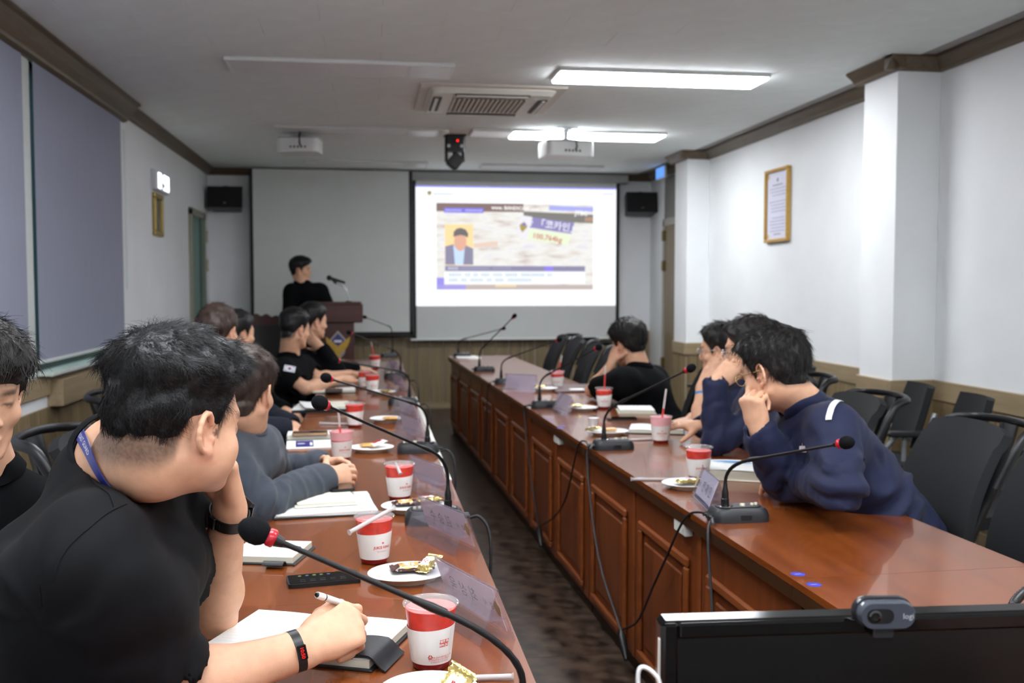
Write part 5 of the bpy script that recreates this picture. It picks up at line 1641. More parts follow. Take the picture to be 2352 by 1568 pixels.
class Head:
    def __init__(self, o, fwd, roll=0.0, scale=1.0, jaw=1.0):
        self.j, self.nk = jaw, 1.0
        self.o = A3(o)
        f = unit(fwd)
        r = unit(np.cross(f, (0, 0, 1)))
        u = np.cross(r, f)
        if roll:
            r, u = r * math.cos(roll) + u * math.sin(roll), u * math.cos(roll) - r * math.sin(roll)
        self.M = np.array([r, f, u])
        self.s = scale
    def w(self, p):
        return self.o + self.s * (A3(p) @ self.M)
    def loc(self, P):
        return ((P - self.o) @ self.M.T) / self.s
    def ell(self, F, c, r, k=.012, op='u'):
        F.ell(self.w(c), A3(r) * self.s, self.M, k * self.s, op)
    def cap(self, F, a, b, r0, r1=None, k=.008, op='u'):
        F.cap(self.w(a), self.w(b), r0 * self.s, (r0 if r1 is None else r1) * self.s, k * self.s, op)
    def skull(self, F, fine=True):
        def J(p):
            return (p[0], p[1], p[2] * self.j if p[2] < 0 else p[2])
        def e(F, c_, r_, *a):
            self.ell(F, J(c_), r_, *a)
        def c(F, a_, b_, *a):
            self.cap(F, J(a_), J(b_), *a)
        e(F, (0, -.004, .045), (.074, .094, .085), .02)
        e(F, (0, .030, .012), (.064, .064, .078), .02)
        e(F, (0, .042, -.034), (.054, .052, .058), .02)
        for s in (-1, 1):
            c(F, (s * .056, .004, -.04), (s * .02, .072, -.088), .019, .017, .02)
            e(F, (s * .044, .056, -.018), (.023, .024, .022), .016)
            c(F, (s * .036, .078, .034), (s * .004, .09, .036), .010, .010, .012)
        e(F, (0, .08, -.092), (.018, .016, .015), .014)
        e(F, (0, .03, -.062), (.05, .05, .034), .02)
        c(F, (0, .088, .022), (0, .108, -.018), .0075, .0105, .01)
        for s in (-1, 1):
            e(F, (s * .0125, .099, -.024), (.009, .01, .008), .008)
            e(F, (s * .032, .099, .013), (.016, .011, .009), .008, 's')
            e(F, (s * .031, .079, .012), (.0135, .0125, .0125), .003)
        e(F, (0, .091, -.057), (.024, .0105, .0055), .006)
        e(F, (0, .090, -.068), (.02, .0105, .0065), .006)
        for s in (-1, 1):
            x0 = .074
            e(F, (s * (x0 - .002), -.004, .0), (.007, .015, .026), .006)
            pts = []
            for k in range(11):
                a = math.radians(30 + k * 24)
                y, z = -.006 + .0175 * math.cos(a), .004 + .030 * math.sin(a)
                pts.append((s * (x0 + .004 + .010 * (-y + .01) / .02), y, z))
            for p, q in zip(pts, pts[1:]):
                c(F, p, q, .0042, .0042, .003)
            e(F, (s * (x0 + .006), .004, -.027), (.006, .008, .009), .006)
            if fine:
                e(F, (s * (x0 + .012), .0, .002), (.011, .0075, .013), .003, 's')
                e(F, (s * (x0 + .003), .013, -.004), (.005, .004, .006), .004)
                c(F, (s * (x0 + .008), -.006, -.016), (s * (x0 + .010), -.012, .014), .003, .003, .003)
    # hairline height over the head's front-back axis
    HY = np.array([-.12, -.09, -.055, -.035, -.022, .004, .014, .026, .036, .055, .085, .12])
    HZ = np.array([-.052, -.05, -.046, -.03, .022, .028, .02, -.012, .028, .052, .078, .09])
    def hairline(self, L, low=0.0, front=0.0):
        z = np.interp(L[:, 1], self.HY, self.HZ)
        z = z + low * (L[:, 1] < 0) + front * sstep(L[:, 1], .03, .08)
        return L[:, 2] - z
    def cap_d(self, L):
        c, r = np.array((0, -.004, .045)), np.array((.074, .094, .085))
        q = (L - c) / r
        k0 = np.sqrt((q ** 2).sum(1)); k1 = np.sqrt(((q / r) ** 2).sum(1)) + 1e-9
        d = k0 * (k0 - 1) / k1
        c, r = np.array((0, .030, .012)), np.array((.064, .064, .078))
        q = (L - c) / r
        k0 = np.sqrt((q ** 2).sum(1)); k1 = np.sqrt(((q / r) ** 2).sum(1)) + 1e-9
        d = np.minimum(d, k0 * (k0 - 1) / k1)
        zz = np.clip(L[:, 2], -.12, -.035)
        nd = np.sqrt(L[:, 0] ** 2 + (L[:, 1] + .030) ** 2 + (L[:, 2] - zz) ** 2) - .0495 * self.nk
        return np.minimum(d, nd)
    def hair_mesh(self, h, top=.028, side=.012, back=.014, low=0.0, front=0.0, fringe=.0, rough=.0035, fade=0.0):
        F = Field(h)
        def fn(X, Y, Z):
            sh = np.broadcast(X, Y, Z).shape
            P = np.stack([np.broadcast_to(v, sh).ravel() for v in (X, Y, Z)], 1)
            L = self.loc(P)
            hl = self.hairline(L, low, front)
            up = sstep(L[:, 2], .03 + fade, .105)
            th = side + (top - side) * up
            th = th + (back - side) * sstep(-L[:, 1], .02, .08) * (1 - up)
            th = th + fringe * sstep(L[:, 1], .04, .085) * sstep(L[:, 2], .06, .1)
            edge = np.clip(hl / (.03 + fade), 0, 1)
            th = th * (.12 + .88 * edge ** .8)
            d = self.cap_d(L) - th
            d = d + rough * edge ** 1.5 * (waves(L, HD, (.5, .5, .4, .3, .2)))
            return (np.maximum(d, -hl) * self.s).reshape(sh)
        R = .155 * self.s
        F.raw(fn, self.w((0, 0, .05)) - R, self.w((0, 0, .05)) + R)
        V, Fc = F.mesh('hair')
        return V, Fc
    def strands(self, V, Fc, n, L0, wd, rs, lift=.5, fwd=.4, jit=.5, low=0.0, front=0.0):
        """Locks of hair: thin three-sided tapering fibres rooted on the hair mass."""
        N = np.zeros_like(V)
        fn = np.cross(V[Fc[:, 1]] - V[Fc[:, 0]], V[Fc[:, 2]] - V[Fc[:, 0]])
        for k in range(4):
            np.add.at(N, Fc[:, k], fn)
        N /= np.linalg.norm(N, axis=1, keepdims=True) + 1e-12
        L = self.loc(V)
        hl = self.hairline(L, low, front)
        w = np.clip(hl / .05, .02, 1) * (self.cap_d(L) > .004)
        pick = rs.choice(len(V), n, p=w / w.sum())
        R, n0, l0 = V[pick], N[pick], L[pick]
        whorl = np.array((.012, -.06, .125))
        fl = l0 - whorl
        fl = fl / (np.linalg.norm(fl, axis=1, keepdims=True) + 1e-6)
        fl[:, 1] += fwd * sstep(l0[:, 2], .05, .11)
        fl[:, 2] -= .35
        fl += jit * .35 * np.stack([np.sin(l0[:, 1] * 90 + 3 * np.sin(l0[:, 2] * 70)), np.sin(l0[:, 2] * 80 + 2 * np.sin(l0[:, 0] * 95)), np.sin(l0[:, 0] * 85)], 1)
        fl += rs.normal(size=fl.shape) * .22 * jit
        T = fl @ self.M
        T -= n0 * (T * n0).sum(1, keepdims=True)
        T /= np.linalg.norm(T, axis=1, keepdims=True) + 1e-9
        ll = L0 * rs.uniform(.55, 1.2, n) * np.clip(hl[pick] / .05, .25, 1) * self.s
        K = 4
        rings = []
        S = np.cross(T, n0)
        curl = rs.normal(size=(n, 1)) * .3
        for k in range(K):
            t = k / (K - 1)
            c = R - n0 * .002 + T * (ll * t)[:, None] + n0 * (ll * lift * (t - .75 * t * t))[:, None] + S * curl * (ll * t * t)[:, None]
            r = wd * (1 - .75 * t) * rs.uniform(.7, 1.3, n)[:, None]
            for q in range(3):
                a = 2 * math.pi * q / 3
                rings.append(c + r * (math.cos(a) * S + math.sin(a) * n0))
        P = np.stack(rings, 1).reshape(-1, 3)
        f = []
        for k in range(K - 1):
            for q in range(3):
                f.append((k * 3 + q, k * 3 + (q + 1) % 3, (k + 1) * 3 + (q + 1) % 3, (k + 1) * 3 + q))
        f = np.array(f)
        FF = (f[None] + (np.arange(n) * K * 3)[:, None, None]).reshape(-1, 4)
        return P, FF

def hand(F, wrist, d, n, right, curls, scale=1.0, thumb=(.75, .55, .35), tcurl=.3, spread=.0, k=.004):
    """d: wrist to knuckles, n: out of the palm. curls: four (mcp, pip, dip) bends."""
    wrist, d = A3(wrist), unit(d)
    n = unit(A3(n) - d * np.dot(n, d))
    side = np.cross(d, n) if right else np.cross(n, d)
    s = scale
    off = (.029, .0095, -.0105, -.0285)
    kl = (.090, .093, .088, .080)
    seg = ((.043, .026, .022), (.047, .030, .023), (.043, .028, .022), (.034, .021, .019))
    rad = (.0092, .0095, .009, .008)
    F.cap(wrist - d * .01 * s, wrist + d * .03 * s, .024 * s, .027 * s, .015, flat=.72, nrm=n)
    for i in range(4):
        kn = wrist + s * (d * kl[i] + side * off[i] - n * (.0 if i in (1, 2) else -.004))
        F.cap(wrist + s * (d * .018 + side * off[i] * .55), kn, .0125 * s, .0115 * s, .014)
        p, ang = kn, 0.0
        dd = unit(d + side * spread * (1.5 - i) * .25)
        for j in range(3):
            ang += curls[i][j]
            v = dd * math.cos(ang) + n * math.sin(ang)
            q = p + v * seg[i][j] * s
            r0 = rad[i] * s * (1 - .08 * j)
            F.cap(p, q, r0, r0 * .92, k)
            p = q
    F.ell(wrist + s * (d * .04 + side * .026 + n * .011), (.017 * s, .026 * s, .014 * s), np.array([side, d, n]), .012)
    F.ell(wrist + s * (d * .045 - side * .024 + n * .009), (.013 * s, .03 * s, .012 * s), np.array([side, d, n]), .012)
    tb = wrist + s * (d * .022 + side * .024 + n * .008)
    tv = unit(side * thumb[0] + d * thumb[1] + n * thumb[2])
    p = tb + tv * .044 * s
    F.cap(tb, p, .0145 * s, .0118 * s, .012)
    tv2 = unit(tv + (d * .5 - side * .35 + n * .25) * tcurl)
    q = p + tv2 * .033 * s
    F.cap(p, q, .0112 * s, .0105 * s, k)
    tv3 = unit(tv2 + (d * .4 - side * .4 + n * .25) * tcurl)
    F.cap(q, q + tv3 * .026 * s, .0102 * s, .0086 * s, k)
    return wrist + d * .09 * s

RELAX = ((.35, .4, .25), (.4, .45, .3), (.45, .5, .3), (.5, .5, .3))
FIST = ((1.35, 1.5, .9), (1.4, 1.5, .9), (1.4, 1.5, .9), (1.4, 1.45, .9))
CUP = ((.5, .35, .2), (.5, .35, .2), (.55, .4, .2), (.6, .45, .2))
PEN = ((.75, .9, .35), (.95, 1.1, .5), (1.15, 1.3, .6), (1.25, 1.3, .6))
FLAT = ((.1, .15, .1), (.1, .12, .1), (.1, .15, .1), (.15, .15, .1))

M_skin = mat('skin', (212, 164, 134), .5, var=.06, scale=45, bump=.12, bscale=500, attr='tint', spec=.35)
def cloth(name, rgb, rough=.85, sheen=0.0, var=.08, spec=.2):
    return mat('cloth_' + name, rgb, rough, var=var, scale=35, bump=.25, bscale=1400, sheen=sheen, spec=spec)
def hair_mat(name, rgb, rough=.38):
    return mat('hair_' + name, rgb, rough, var=.35, scale=160, spec=.45, bump=.6, bscale=260)

def person(label, head, neck, sh, el, wr, hands, pelvis, chest=None, sleeve='long', shirt=None, hair=None, hairp={}, nstr=0, strand=(.03, .0012), strandp={},
           h=.006, hb=.009, body=(.165, .115), collar='crew', legs=None, trousers=None, seed=1, arm=1.0, wr_amp=.0028, fade=0.0, low=0.0, front=0.0, belly=0.0, open_neck=True, stubble=0.0, sl_len=.86, nkr=1.0, fat=0.0):
    """sh, el, wr, hands are given right arm first. Returns the thing and its parts."""
    rs = np.random.RandomState(seed)
    base = (pelvis[0], pelvis[1], 0.0)
    T = thing('person', label, 'person', base)
    B = A3(base)
    neck, pelvis = A3(neck), A3(pelvis)
    sh, el, wr = [A3(p) for p in sh], [A3(p) for p in el], [A3(p) for p in wr]
    across = unit(sh[0] - sh[1])
    chest = (sh[0] + sh[1]) / 2 * .62 + pelvis * .38 if chest is None else A3(chest)
    spine = unit(neck - chest)
    front_v = unit(np.cross(spine, across))
    # ---- skin
    head.nk = nkr
    F = Field(h)
    head.skull(F, h < .0055)
    nk = head.w((0, -.022, -.045))
    F.cap(nk, neck, .052 * head.s * nkr, .060 * nkr, .03)
    F.cap(head.w((0, -.032, -.035)), neck, .046 * head.s * nkr, .056 * nkr, .03)
    if fat:
        for s in (-1, 1):
            head.ell(F, (s * .046, .026, -.035), (.024, .044, .03), .03)
    mid = (sh[0] + sh[1]) / 2
    nkd = unit(nk - neck)
    F.cap(sh[0] * .95 + sh[1] * .05 - spine * .02, sh[1] * .95 + sh[0] * .05 - spine * .02, .04, .04, .03)
    F.cap(neck, mid * .6 + chest * .4, .055, .06, .02)
    for i in (0, 1):
        F.cap(sh[i], el[i], .046 * arm, .039 * arm, .02)
        ax = unit(wr[i] - el[i])
        mus = el[i] + (wr[i] - el[i]) * .28
        F.cap(el[i], mus, .037 * arm, .0425 * arm, .02)
        F.cap(mus, wr[i], .0415 * arm, .0255 * arm, .02, flat=.9, nrm=hands[i][1] if hands[i] else (0, 0, 1))
        F.cap(wr[i] - ax * .04, wr[i] + ax * .01, .0262 * arm, .0262 * arm, .01, flat=.8, nrm=hands[i][1] if hands[i] else (0, 0, 1))
        if hands[i]:
            hd = hands[i]
            hand(F, wr[i] + unit(hd[0]) * .012, hd[0], hd[1], i == 0, hd[2], hd[3] if len(hd) > 3 else 1.0, **(hd[4] if len(hd) > 4 else {}))
    V, Fc = F.mesh('body')
    L = head.loc(V)
    tint = np.tile(np.array(SKIN), (len(V), 1))
    tone = 1 + .05 * waves(V, WD, (.4, .3, .3, .2, .2))
    tint *= tone[:, None]
    inhead = (np.abs(L[:, 0]) < .1) & (np.abs(L[:, 1]) < .13) & (L[:, 2] > -.13) & (L[:, 2] < .16)
    lips = np.exp(-(((L[:, 0]) / .02) ** 4 + ((L[:, 2] + .062) / .009) ** 4)) * (L[:, 1] > .085)
    tint = tint * (1 - .55 * lips[:, None]) + np.array(lin((190, 110, 100))) * .55 * lips[:, None]
    ear = np.exp(-(((np.abs(L[:, 0]) - .082) / .012) ** 2)) * (np.abs(L[:, 1]) < .03) * (np.abs(L[:, 2]) < .04)
    tint = tint * (1 - .3 * ear[:, None]) + np.array(lin((214, 138, 114))) * .3 * ear[:, None]
    for s in (-1, 1):
        brow = np.exp(-(((L[:, 0] - s * .032) / .019) ** 4 + ((L[:, 2] - .034 - .004 * (1 - abs(1))) / .0055) ** 4)) * (L[:, 1] > .05)
        eye = np.exp(-(((L[:, 0] - s * .031) / .013) ** 4 + ((L[:, 2] - .012) / .0035) ** 4)) * (L[:, 1] > .05)
        tint = tint * (1 - .85 * np.maximum(brow, eye)[:, None]) + .02 * np.maximum(brow, eye)[:, None]
    if inhead.any():
        hl = head.hairline(L, low, front)
        st = sstep(hl, -.012 - .6 * fade, .012) * inhead * (np.abs(L[:, 0]) < .083) * (ear < .35)
        st = st * .8 * (.8 + .2 * rs.rand(len(V)))
        tint = tint * (1 - st[:, None]) + np.array((.012, .011, .010)) * st[:, None]
        if stubble:
            sb = stubble * sstep(L[:, 1], .0, .05) * sstep(-L[:, 2], .035, .06) * inhead
            tint = tint * (1 - .35 * sb[:, None])
    bo = link('body', np_mesh('body', V - B, Fc, np.clip(tint, 0, 1)), M_skin, T)
    # ---- shirt
    G = Field(hb)
    w_, dpt = body
    up = spine
    ext = .012
    G.cap(chest - up * .04, chest - up * .12, w_, w_ * .98, .06, flat=dpt / w_, nrm=front_v)
    G.cap(chest - up * .1, pelvis + (0, 0, .03), w_ * (.96 + belly), w_ * (1 + belly), .06, flat=dpt / w_ * (1 + belly), nrm=front_v)
    yk = mid - up * .055
    G.ell(yk, (np.linalg.norm(sh[0] - sh[1]) * .5 + .035, dpt * .92, .11), np.array([across, front_v, np.cross(across, front_v)]), .07)
    for i in (0, 1):
        G.cap(neck - nkd * .062 + front_v * .012 - A3((0, 0, .045)) * (1 - max(0, nkd[2])), sh[i] * .8 + neck * .2 - up * .006, .074 * nkr, .055, .05)
    for i in (0, 1):
        a = unit(el[i] - sh[i])
        if sleeve == 'short':
            e = sh[i] + (el[i] - sh[i]) * (sl_len[i] if hasattr(sl_len, '__len__') else sl_len)
            G.cap(sh[i] - up * .008, e, .064 * arm, .067 * arm, .08)
            G.cap(e - a * .02, e + a * .07, .052 * arm, .062 * arm, .006, op='s')
            G.cap(e + a * .035, e + a * .12, .09 * arm, .09 * arm, .004, op='s')
            G.cap(el[i], wr[i], .05 * arm, .032 * arm, .004, op='s')
        else:
            G.cap(sh[i] - up * .008, el[i], .063 * arm, .054 * arm, .08)
            b = unit(wr[i] - el[i])
            G.cap(el[i], wr[i] - b * .012, .058 * arm, .050 * arm, .02)
            G.cap(wr[i] - b * .010, wr[i] + b * .06, .034 * arm, .037 * arm, .004, op='s')
    nkax = nkd
    G.cap(neck - nkax * .03, nk + nkax * .12, .062 * nkr, .068 * nkr, .012, op='s')
    def ridge(x):
        return np.sin(x * 1.7) + .3 * np.sin(x * 3.9 + 1)
    def disp(P):
        d = .5 * waves(P, [(WD[0][0], 17, 1.0), (WD[1][0], 26, 2.0), (WD[2][0], 41, .5)], (.6, .5, .35))
        for i in (0, 1):
            u, v = unit(el[i] - sh[i]), unit(wr[i] - el[i])
            q = P - el[i]
            s_ = q @ unit(u + v * .9)
            wgt = np.exp(-(q ** 2).sum(1) / .09 ** 2)
            d = d + 1.25 * wgt * ridge(s_ * 62 + 1.3 * np.sin(q @ np.cross(u, v + .01) * 34 + i) + i)
            if sleeve != 'short':
                s2 = q @ v
                ins = sstep(s2, .02, .07) * (1 - sstep(s2, .2, .26)) * ((q - np.outer(s2, v)) ** 2).sum(1) ** .5
                d = d + .55 * (ins > 0) * np.exp(-((q - np.outer(np.clip(s2, 0, .25), v)) ** 2).sum(1) / .06 ** 2) * sstep(s2, .0, .05) * np.sin(s2 * 80 + 2.6 * np.sin(q @ np.cross(v, (.3, .4, .8)) * 52) + 1.8 * np.sin(s2 * 41 + q @ np.array((20., 31., 12.))))
            ap = P - (sh[i] - up * .075 + (chest - sh[i]) * .12)
            th = np.arctan2(ap @ up, ap @ front_v)
            rr = np.sqrt((ap ** 2).sum(1))
            d = d + 1.1 * np.exp(-(rr / .15) ** 2) * sstep(rr, .06, .15) * ridge(th * 3.3 + 1.2 * np.sin(rr * 30 + i))
            s3 = (P - sh[i]) @ u
            d = d + .5 * np.exp(-(((P - sh[i] - np.outer(np.clip(s3, 0, .25), u)) ** 2).sum(1)) / .07 ** 2) * sstep(s3, .03, .1) * np.sin(s3 * 48 + 2.5 * np.sin((P - sh[i]) @ front_v * 26 + 2 * i))
        lw = (P - chest) @ up
        d = d + .9 * (1 - sstep(lw, -.16, -.02)) * ridge(lw * 40 + 1.5 * np.sin((P - chest) @ across * 14))
        return -wr_amp * np.maximum(d, -.7) - .004
    V2, F2 = largest(*G.mesh('shirt', disp))
    so = link('shirt', np_mesh('shirt', V2 - B, F2), shirt, T)
    # ---- collar band standing on the neck opening
    tree = BVHTree.FromPolygons([tuple(v) for v in V2], [tuple(int(i) for i in f) for f in F2])
    fr = unit(front_v - nkax * np.dot(front_v, nkax))
    ac = np.cross(fr, nkax)
    NS = 48
    hgt, dirs = [], []
    for q in range(NS):
        a = 2 * math.pi * q / NS
        v = fr * math.cos(a) + ac * math.sin(a)
        o_ = neck + v * (.069 * nkr) + nkax * .09
        hit = tree.ray_cast(Vector(o_), Vector(-nkax), .25)
        hgt.append(np.dot(A3(hit[0]) - neck, nkax) if hit[0] is not None else -.04)
        dirs.append(v)
    hgt = np.array(hgt)
    for _ in range(3):
        hgt = (np.roll(hgt, 1) + hgt + np.roll(hgt, -1)) / 3
    hh = {'crew': .012, 'polo': .03, 'stand': .036}[collar]
    prof = {'crew': ((.0, -.008), (.0045, .2), (.003, .8), (0, 1), (-.003, .8), (-.0025, -.008)),
            'polo': ((.012, -.3), (.016, .1), (.006, .9), (.001, 1.0), (-.003, .9), (-.002, -.3)),
            'stand': ((.004, -.25), (.0045, .3), (.003, .9), (0, 1), (-.003, .9), (-.002, -.25))}[collar]
    rg = []
    for e, z_ in prof:
        ring = []
        for q in range(NS):
            gap = 1.0
            if collar != 'crew':
                gap = sstep(abs((q + NS / 2) % NS - NS / 2) / NS, .035, .11)
            ring.append(tuple(neck + dirs[q] * (.0665 * nkr + e + .004 * (collar != 'crew') * (1 - gap)) + nkax * (hgt[q] + z_ * hh * (.25 + .75 * gap)) - B))
        rg.append(ring)
    rg.append(rg[0])
    co_ = MB().rings(rg, caps=False).obj('collar', shirt, so, 60)
    # ---- hair
    if hair is not None:
        Vh, Fh = head.hair_mesh(max(h, .005), low=low, front=front, fade=fade, **hairp)
        ho = link('hair', np_mesh('hair', Vh - B, Fh), hair, T)
        if nstr:
            Ps, Fs = head.strands(Vh, Fh, nstr, strand[0], strand[1], rs, low=low, front=front, **strandp)
            link('hair_locks', np_mesh('hair_locks', Ps - B, Fs), hair, ho, kind='stuff')
    # ---- trousers and shoes
    if trousers is not None:
        K = Field(.014)
        K.cap(pelvis + across * .07, pelvis - across * .07, .12, .12, .05)
        hips = [pelvis + across * .09, pelvis - across * .09]
        for i in (0, 1):
            kn, an = A3(legs[i][0]), A3(legs[i][1])
            K.cap(hips[i], kn, .088, .066, .04)
            K.cap(kn, an, .064, .052, .03)
        Vt, Ft = K.mesh('trousers')
        link('trousers', np_mesh('trousers', Vt - B, Ft), trousers, T)
        for i in (0, 1):
            kn, an = A3(legs[i][0]), A3(legs[i][1])
            fw = unit((front_v[0], front_v[1], 0))
            Q = Field(.01)
            Q.cap((an[0], an[1], .055), A3((an[0], an[1], .045)) + fw * .16, .048, .042, .02)
            Q.raw(lambda X, Y, Z: (Z + 0 * X + 0 * Y) - .008, (an[0] - .3, an[1] - .3, -.1), (an[0] + .3, an[1] + .3, .01), .004, 's')
            Vs, Fs = Q.mesh('shoe')
            link('shoe', np_mesh('shoe', Vs - B, Fs), mat('shoe_black', (20, 20, 22), .45, var=.1), T)
    return dict(t=T, B=B, body=bo, shirt=so, head=head, V=V, F=Fc, Vs=V2, Fs=F2, wr=wr, el=el, front=front_v, neck=neck, nk=nk, across=across, nkr=nkr, tree=tree)

def snap_to(P, pts, off=.003):
    """Lay points on the shirt surface; returns points and normals in world space."""
    tree = BVHTree.FromPolygons([tuple(v) for v in P['Vs']], [tuple(int(i) for i in f) for f in P['Fs']])
    out = []
    for p in pts:
        c, n, _, _ = tree.find_nearest(Vector(p))
        out.append((A3(c) + A3(n) * off, A3(n)))
    return out
def ribbon(P, name, pts, width, m, parent, n=6, off=.003, side=None):
    """A strap lying on the shirt through the given points."""
    path = spline(pts, n)
    sn = snap_to(P, path, off)
    L, R = [], []
    for k, (p, nn) in enumerate(sn):
        d = unit(sn[min(k + 1, len(sn) - 1)][0] - sn[max(k - 1, 0)][0])
        s = unit(np.cross(d, nn))
        L.append(p + s * width / 2 - P['B']); R.append(p - s * width / 2 - P['B'])
    N = [nn for _, nn in sn]
    mb = MB()
    vs = L + R + [a + b * .0014 for a, b in zip(L, N)] + [a + b * .0014 for a, b in zip(R, N)]
    k = len(L)
    fs = []
    for i in range(k - 1):
        fs += [(2 * k + i, 2 * k + i + 1, 3 * k + i + 1, 3 * k + i), (i, k + i, k + i + 1, i + 1), (i, i + 1, 2 * k + i + 1, 2 * k + i), (k + i, 3 * k + i, 3 * k + i + 1, k + i + 1)]
    fs += [(0, 2 * k, 3 * k, k), (k - 1, 2 * k - 1, 4 * k - 1, 3 * k - 1)]
    o = mb.add(vs, fs).obj(name, m, parent, 60)
    return o, sn
def glasses(P, m, w=.0016):
    H, B = P['head'], P['B']
    g = None
    for s in (-1, 1):
        pts = [tuple(H.w((s * .033 + .024 * math.cos(a), .105 + .004 * math.cos(a) * -s * .0, .010 + .018 * math.sin(a))) - B) for a in [2 * math.pi * q / 20 for q in range(21)]]
        MB().tube(pts, w, 6).obj('glasses_rim', m, P['t'], 60)
        MB().tube([tuple(H.w(p) - B) for p in ((s * .057, .104, .015), (s * .074, .085, .016), (s * .081, .0, .018), (s * .08, -.012, .008))], w, 6).obj('glasses_arm', m, P['t'], 60)
    MB().tube([tuple(H.w(p) - B) for p in ((-.010, .107, .014), (0, .11, .017), (.010, .107, .014))], w, 6).obj('glasses_bridge', m, P['t'], 60)
def band(P, c, ax, nrm, r, flat, width, m, name, parent, thick=.0025):
    """A strap ring around a limb."""
    c, ax = A3(c), unit(ax)
    n = unit(A3(nrm) - ax * np.dot(nrm, ax)); s = np.cross(ax, n)
    rg = []
    for e, off in ((-.5, 0), (.5, 0), (.5, 1), (-.5, 1), (-.5, 0)):
        rr = r + off * thick
        rg.append([tuple(c + ax * width * e + s * rr * math.cos(a) + n * rr * flat * math.sin(a) - P['B']) for a in [2 * math.pi * q / 28 for q in range(28)]])
    return MB().rings(rg, caps=False).obj(name, m, parent, 40), n, s

def seated_legs(pel, fwd, across, knee_z=.5, reach=.42):
    """Knees in front of the seat, feet on the floor."""
    pel, fwd, across = A3(pel), unit((fwd[0], fwd[1], 0)), unit((across[0], across[1], 0))
    out = []
    for s in (1, -1):
        k = pel + fwd * reach + across * s * .12; k[2] = knee_z
        a = k + fwd * -.04; a[2] = .09
        out.append((tuple(k), tuple(a)))
    return out


C_black = cloth('black_cotton', (11, 12, 15), .78, .0, spec=.2)
C_black2 = cloth('black_uniform', (13, 14, 16), .9, 0, spec=.1)
C_fleece = cloth('grey_fleece', (62, 68, 77), .95, .12)
C_navy = cloth('navy_jacket', (31, 36, 62), .6, .04)
C_navy2 = cloth('dark_navy', (26, 29, 40), .85, .03)
C_trous = cloth('dark_trousers', (24, 25, 29), .9, .03)
H_black = hair_mat('black', (16, 16, 18), .42)
H_soft = hair_mat('soft_black', (24, 21, 20), .5)
H_brown = hair_mat('brown', (54, 40, 33), .5)
PX, NX, NY = (1, 0, 0), (-1, 0, 0), (0, -1, 0)

# ------------------------------------------------------------------ the man with the lanyard, front left
hd = Head(A3((-0.248, 1.53, 1.162)) - .079 * A3((.72, -.69, 0)), (.68, .71, -.17), 0.0, 1.05, .75)
P1 = person('man in black T-shirt with blue lanyard, chin on his hand, writing', hd, (-0.397, 1.66, 1.111),
    [(-0.394, 1.451, 1), (-0.357, 1.849, 0.961)], [(-0.31, 1.548, 0.768), (-0.305, 1.931, 0.75)], [(-0.117, 1.633, 0.793), (-0.248, 1.794, 0.992)],
    [((.80, .52, .22), (-.1, .72, -.68), PEN, 1.06, dict(thumb=(.5, .8, .35), tcurl=.5)), ((-.06, -.30, .95), (-.72, -.66, .1), CUP, 1.08, dict(thumb=(.8, .5, .1)))],
    (-.80, 1.62, .56), chest=(-.50, 1.62, .88), sleeve='short', shirt=C_black, hair=H_black, hairp=dict(top=.028, side=.006, back=.0065, fringe=.010, rough=.0035), nstr=14000, strand=(.026, .00042),
    strandp=dict(lift=.38, fwd=.6, jit=1.1), h=.0036, hb=.0065, body=(.185, .135), fade=.018, arm=1.17, nkr=1.08, fat=1.0, belly=.05, trousers=C_trous, legs=seated_legs((-.8, 1.62, .5), PX, NY), seed=3, stubble=.6, sl_len=(.98, .66), wr_amp=.009, low=.004)
# lanyard round the neck
M_lany = mat('lanyard_blue', (38, 42, 118), .4, var=.08, scale=200)
def strap(P, name, pts, width, m, parent, n=8, off=.004):
    """A strap lying on the shirt and neck through the given points."""
    nv = len(P['Vs'])
    tree = BVHTree.FromPolygons([tuple(v) for v in P['Vs']] + [tuple(v) for v in P['V']], [tuple(int(i) for i in f) for f in P['Fs']] + [tuple(int(i) + nv for i in f) for f in P['F']])
    axd = unit(P['nk'] - P['neck'])
    path, sn = [], []
    for p in spline(pts, n):
        c, nn, _, _ = tree.find_nearest(Vector(p))
        nn = A3(nn)
        path.append(A3(c)); sn.append(nn)
    for _ in range(6):
        path = [path[0]] + [(path[q - 1] + path[q] * 2 + path[q + 1]) / 4 for q in range(1, len(path) - 1)] + [path[-1]]
        sn = [sn[0]] + [unit(sn[q - 1] + sn[q] * 2 + sn[q + 1]) for q in range(1, len(sn) - 1)] + [sn[-1]]
    Lp, Rp, N, out = [], [], [], []
    for k, (p, nn) in enumerate(zip(path, sn)):
        d = unit(path[min(k + 1, len(path) - 1)] - path[max(k - 1, 0)])
        s = unit(np.cross(d, nn)); nn = unit(np.cross(s, d))
        p = p + nn * off
        out.append((p, nn))
        Lp.append(p + s * width / 2 - P['B']); Rp.append(p - s * width / 2 - P['B']); N.append(nn)
    k = len(Lp)
    vs = Lp + Rp + [a + b * .0016 for a, b in zip(Lp, N)] + [a + b * .0016 for a, b in zip(Rp, N)]
    fs = []
    for i in range(k - 1):
        fs += [(2 * k + i, 2 * k + i + 1, 3 * k + i + 1, 3 * k + i), (i, k + i, k + i + 1, i + 1), (i, i + 1, 2 * k + i + 1, 2 * k + i), (k + i, 3 * k + i, 3 * k + i + 1, k + i + 1)]
    return MB().add(vs, fs).obj(name, m, parent, 60), out
lan, sn = strap(P1, 'lanyard', [(-0.479, 1.734, 1.139), (-0.452, 1.67, 1.145), (-0.42, 1.604, 1.136), (-0.393, 1.569, 1.116), (-0.369, 1.554, 1.089), (-0.361, 1.572, 1.072)], .018, M_lany, P1['t'])
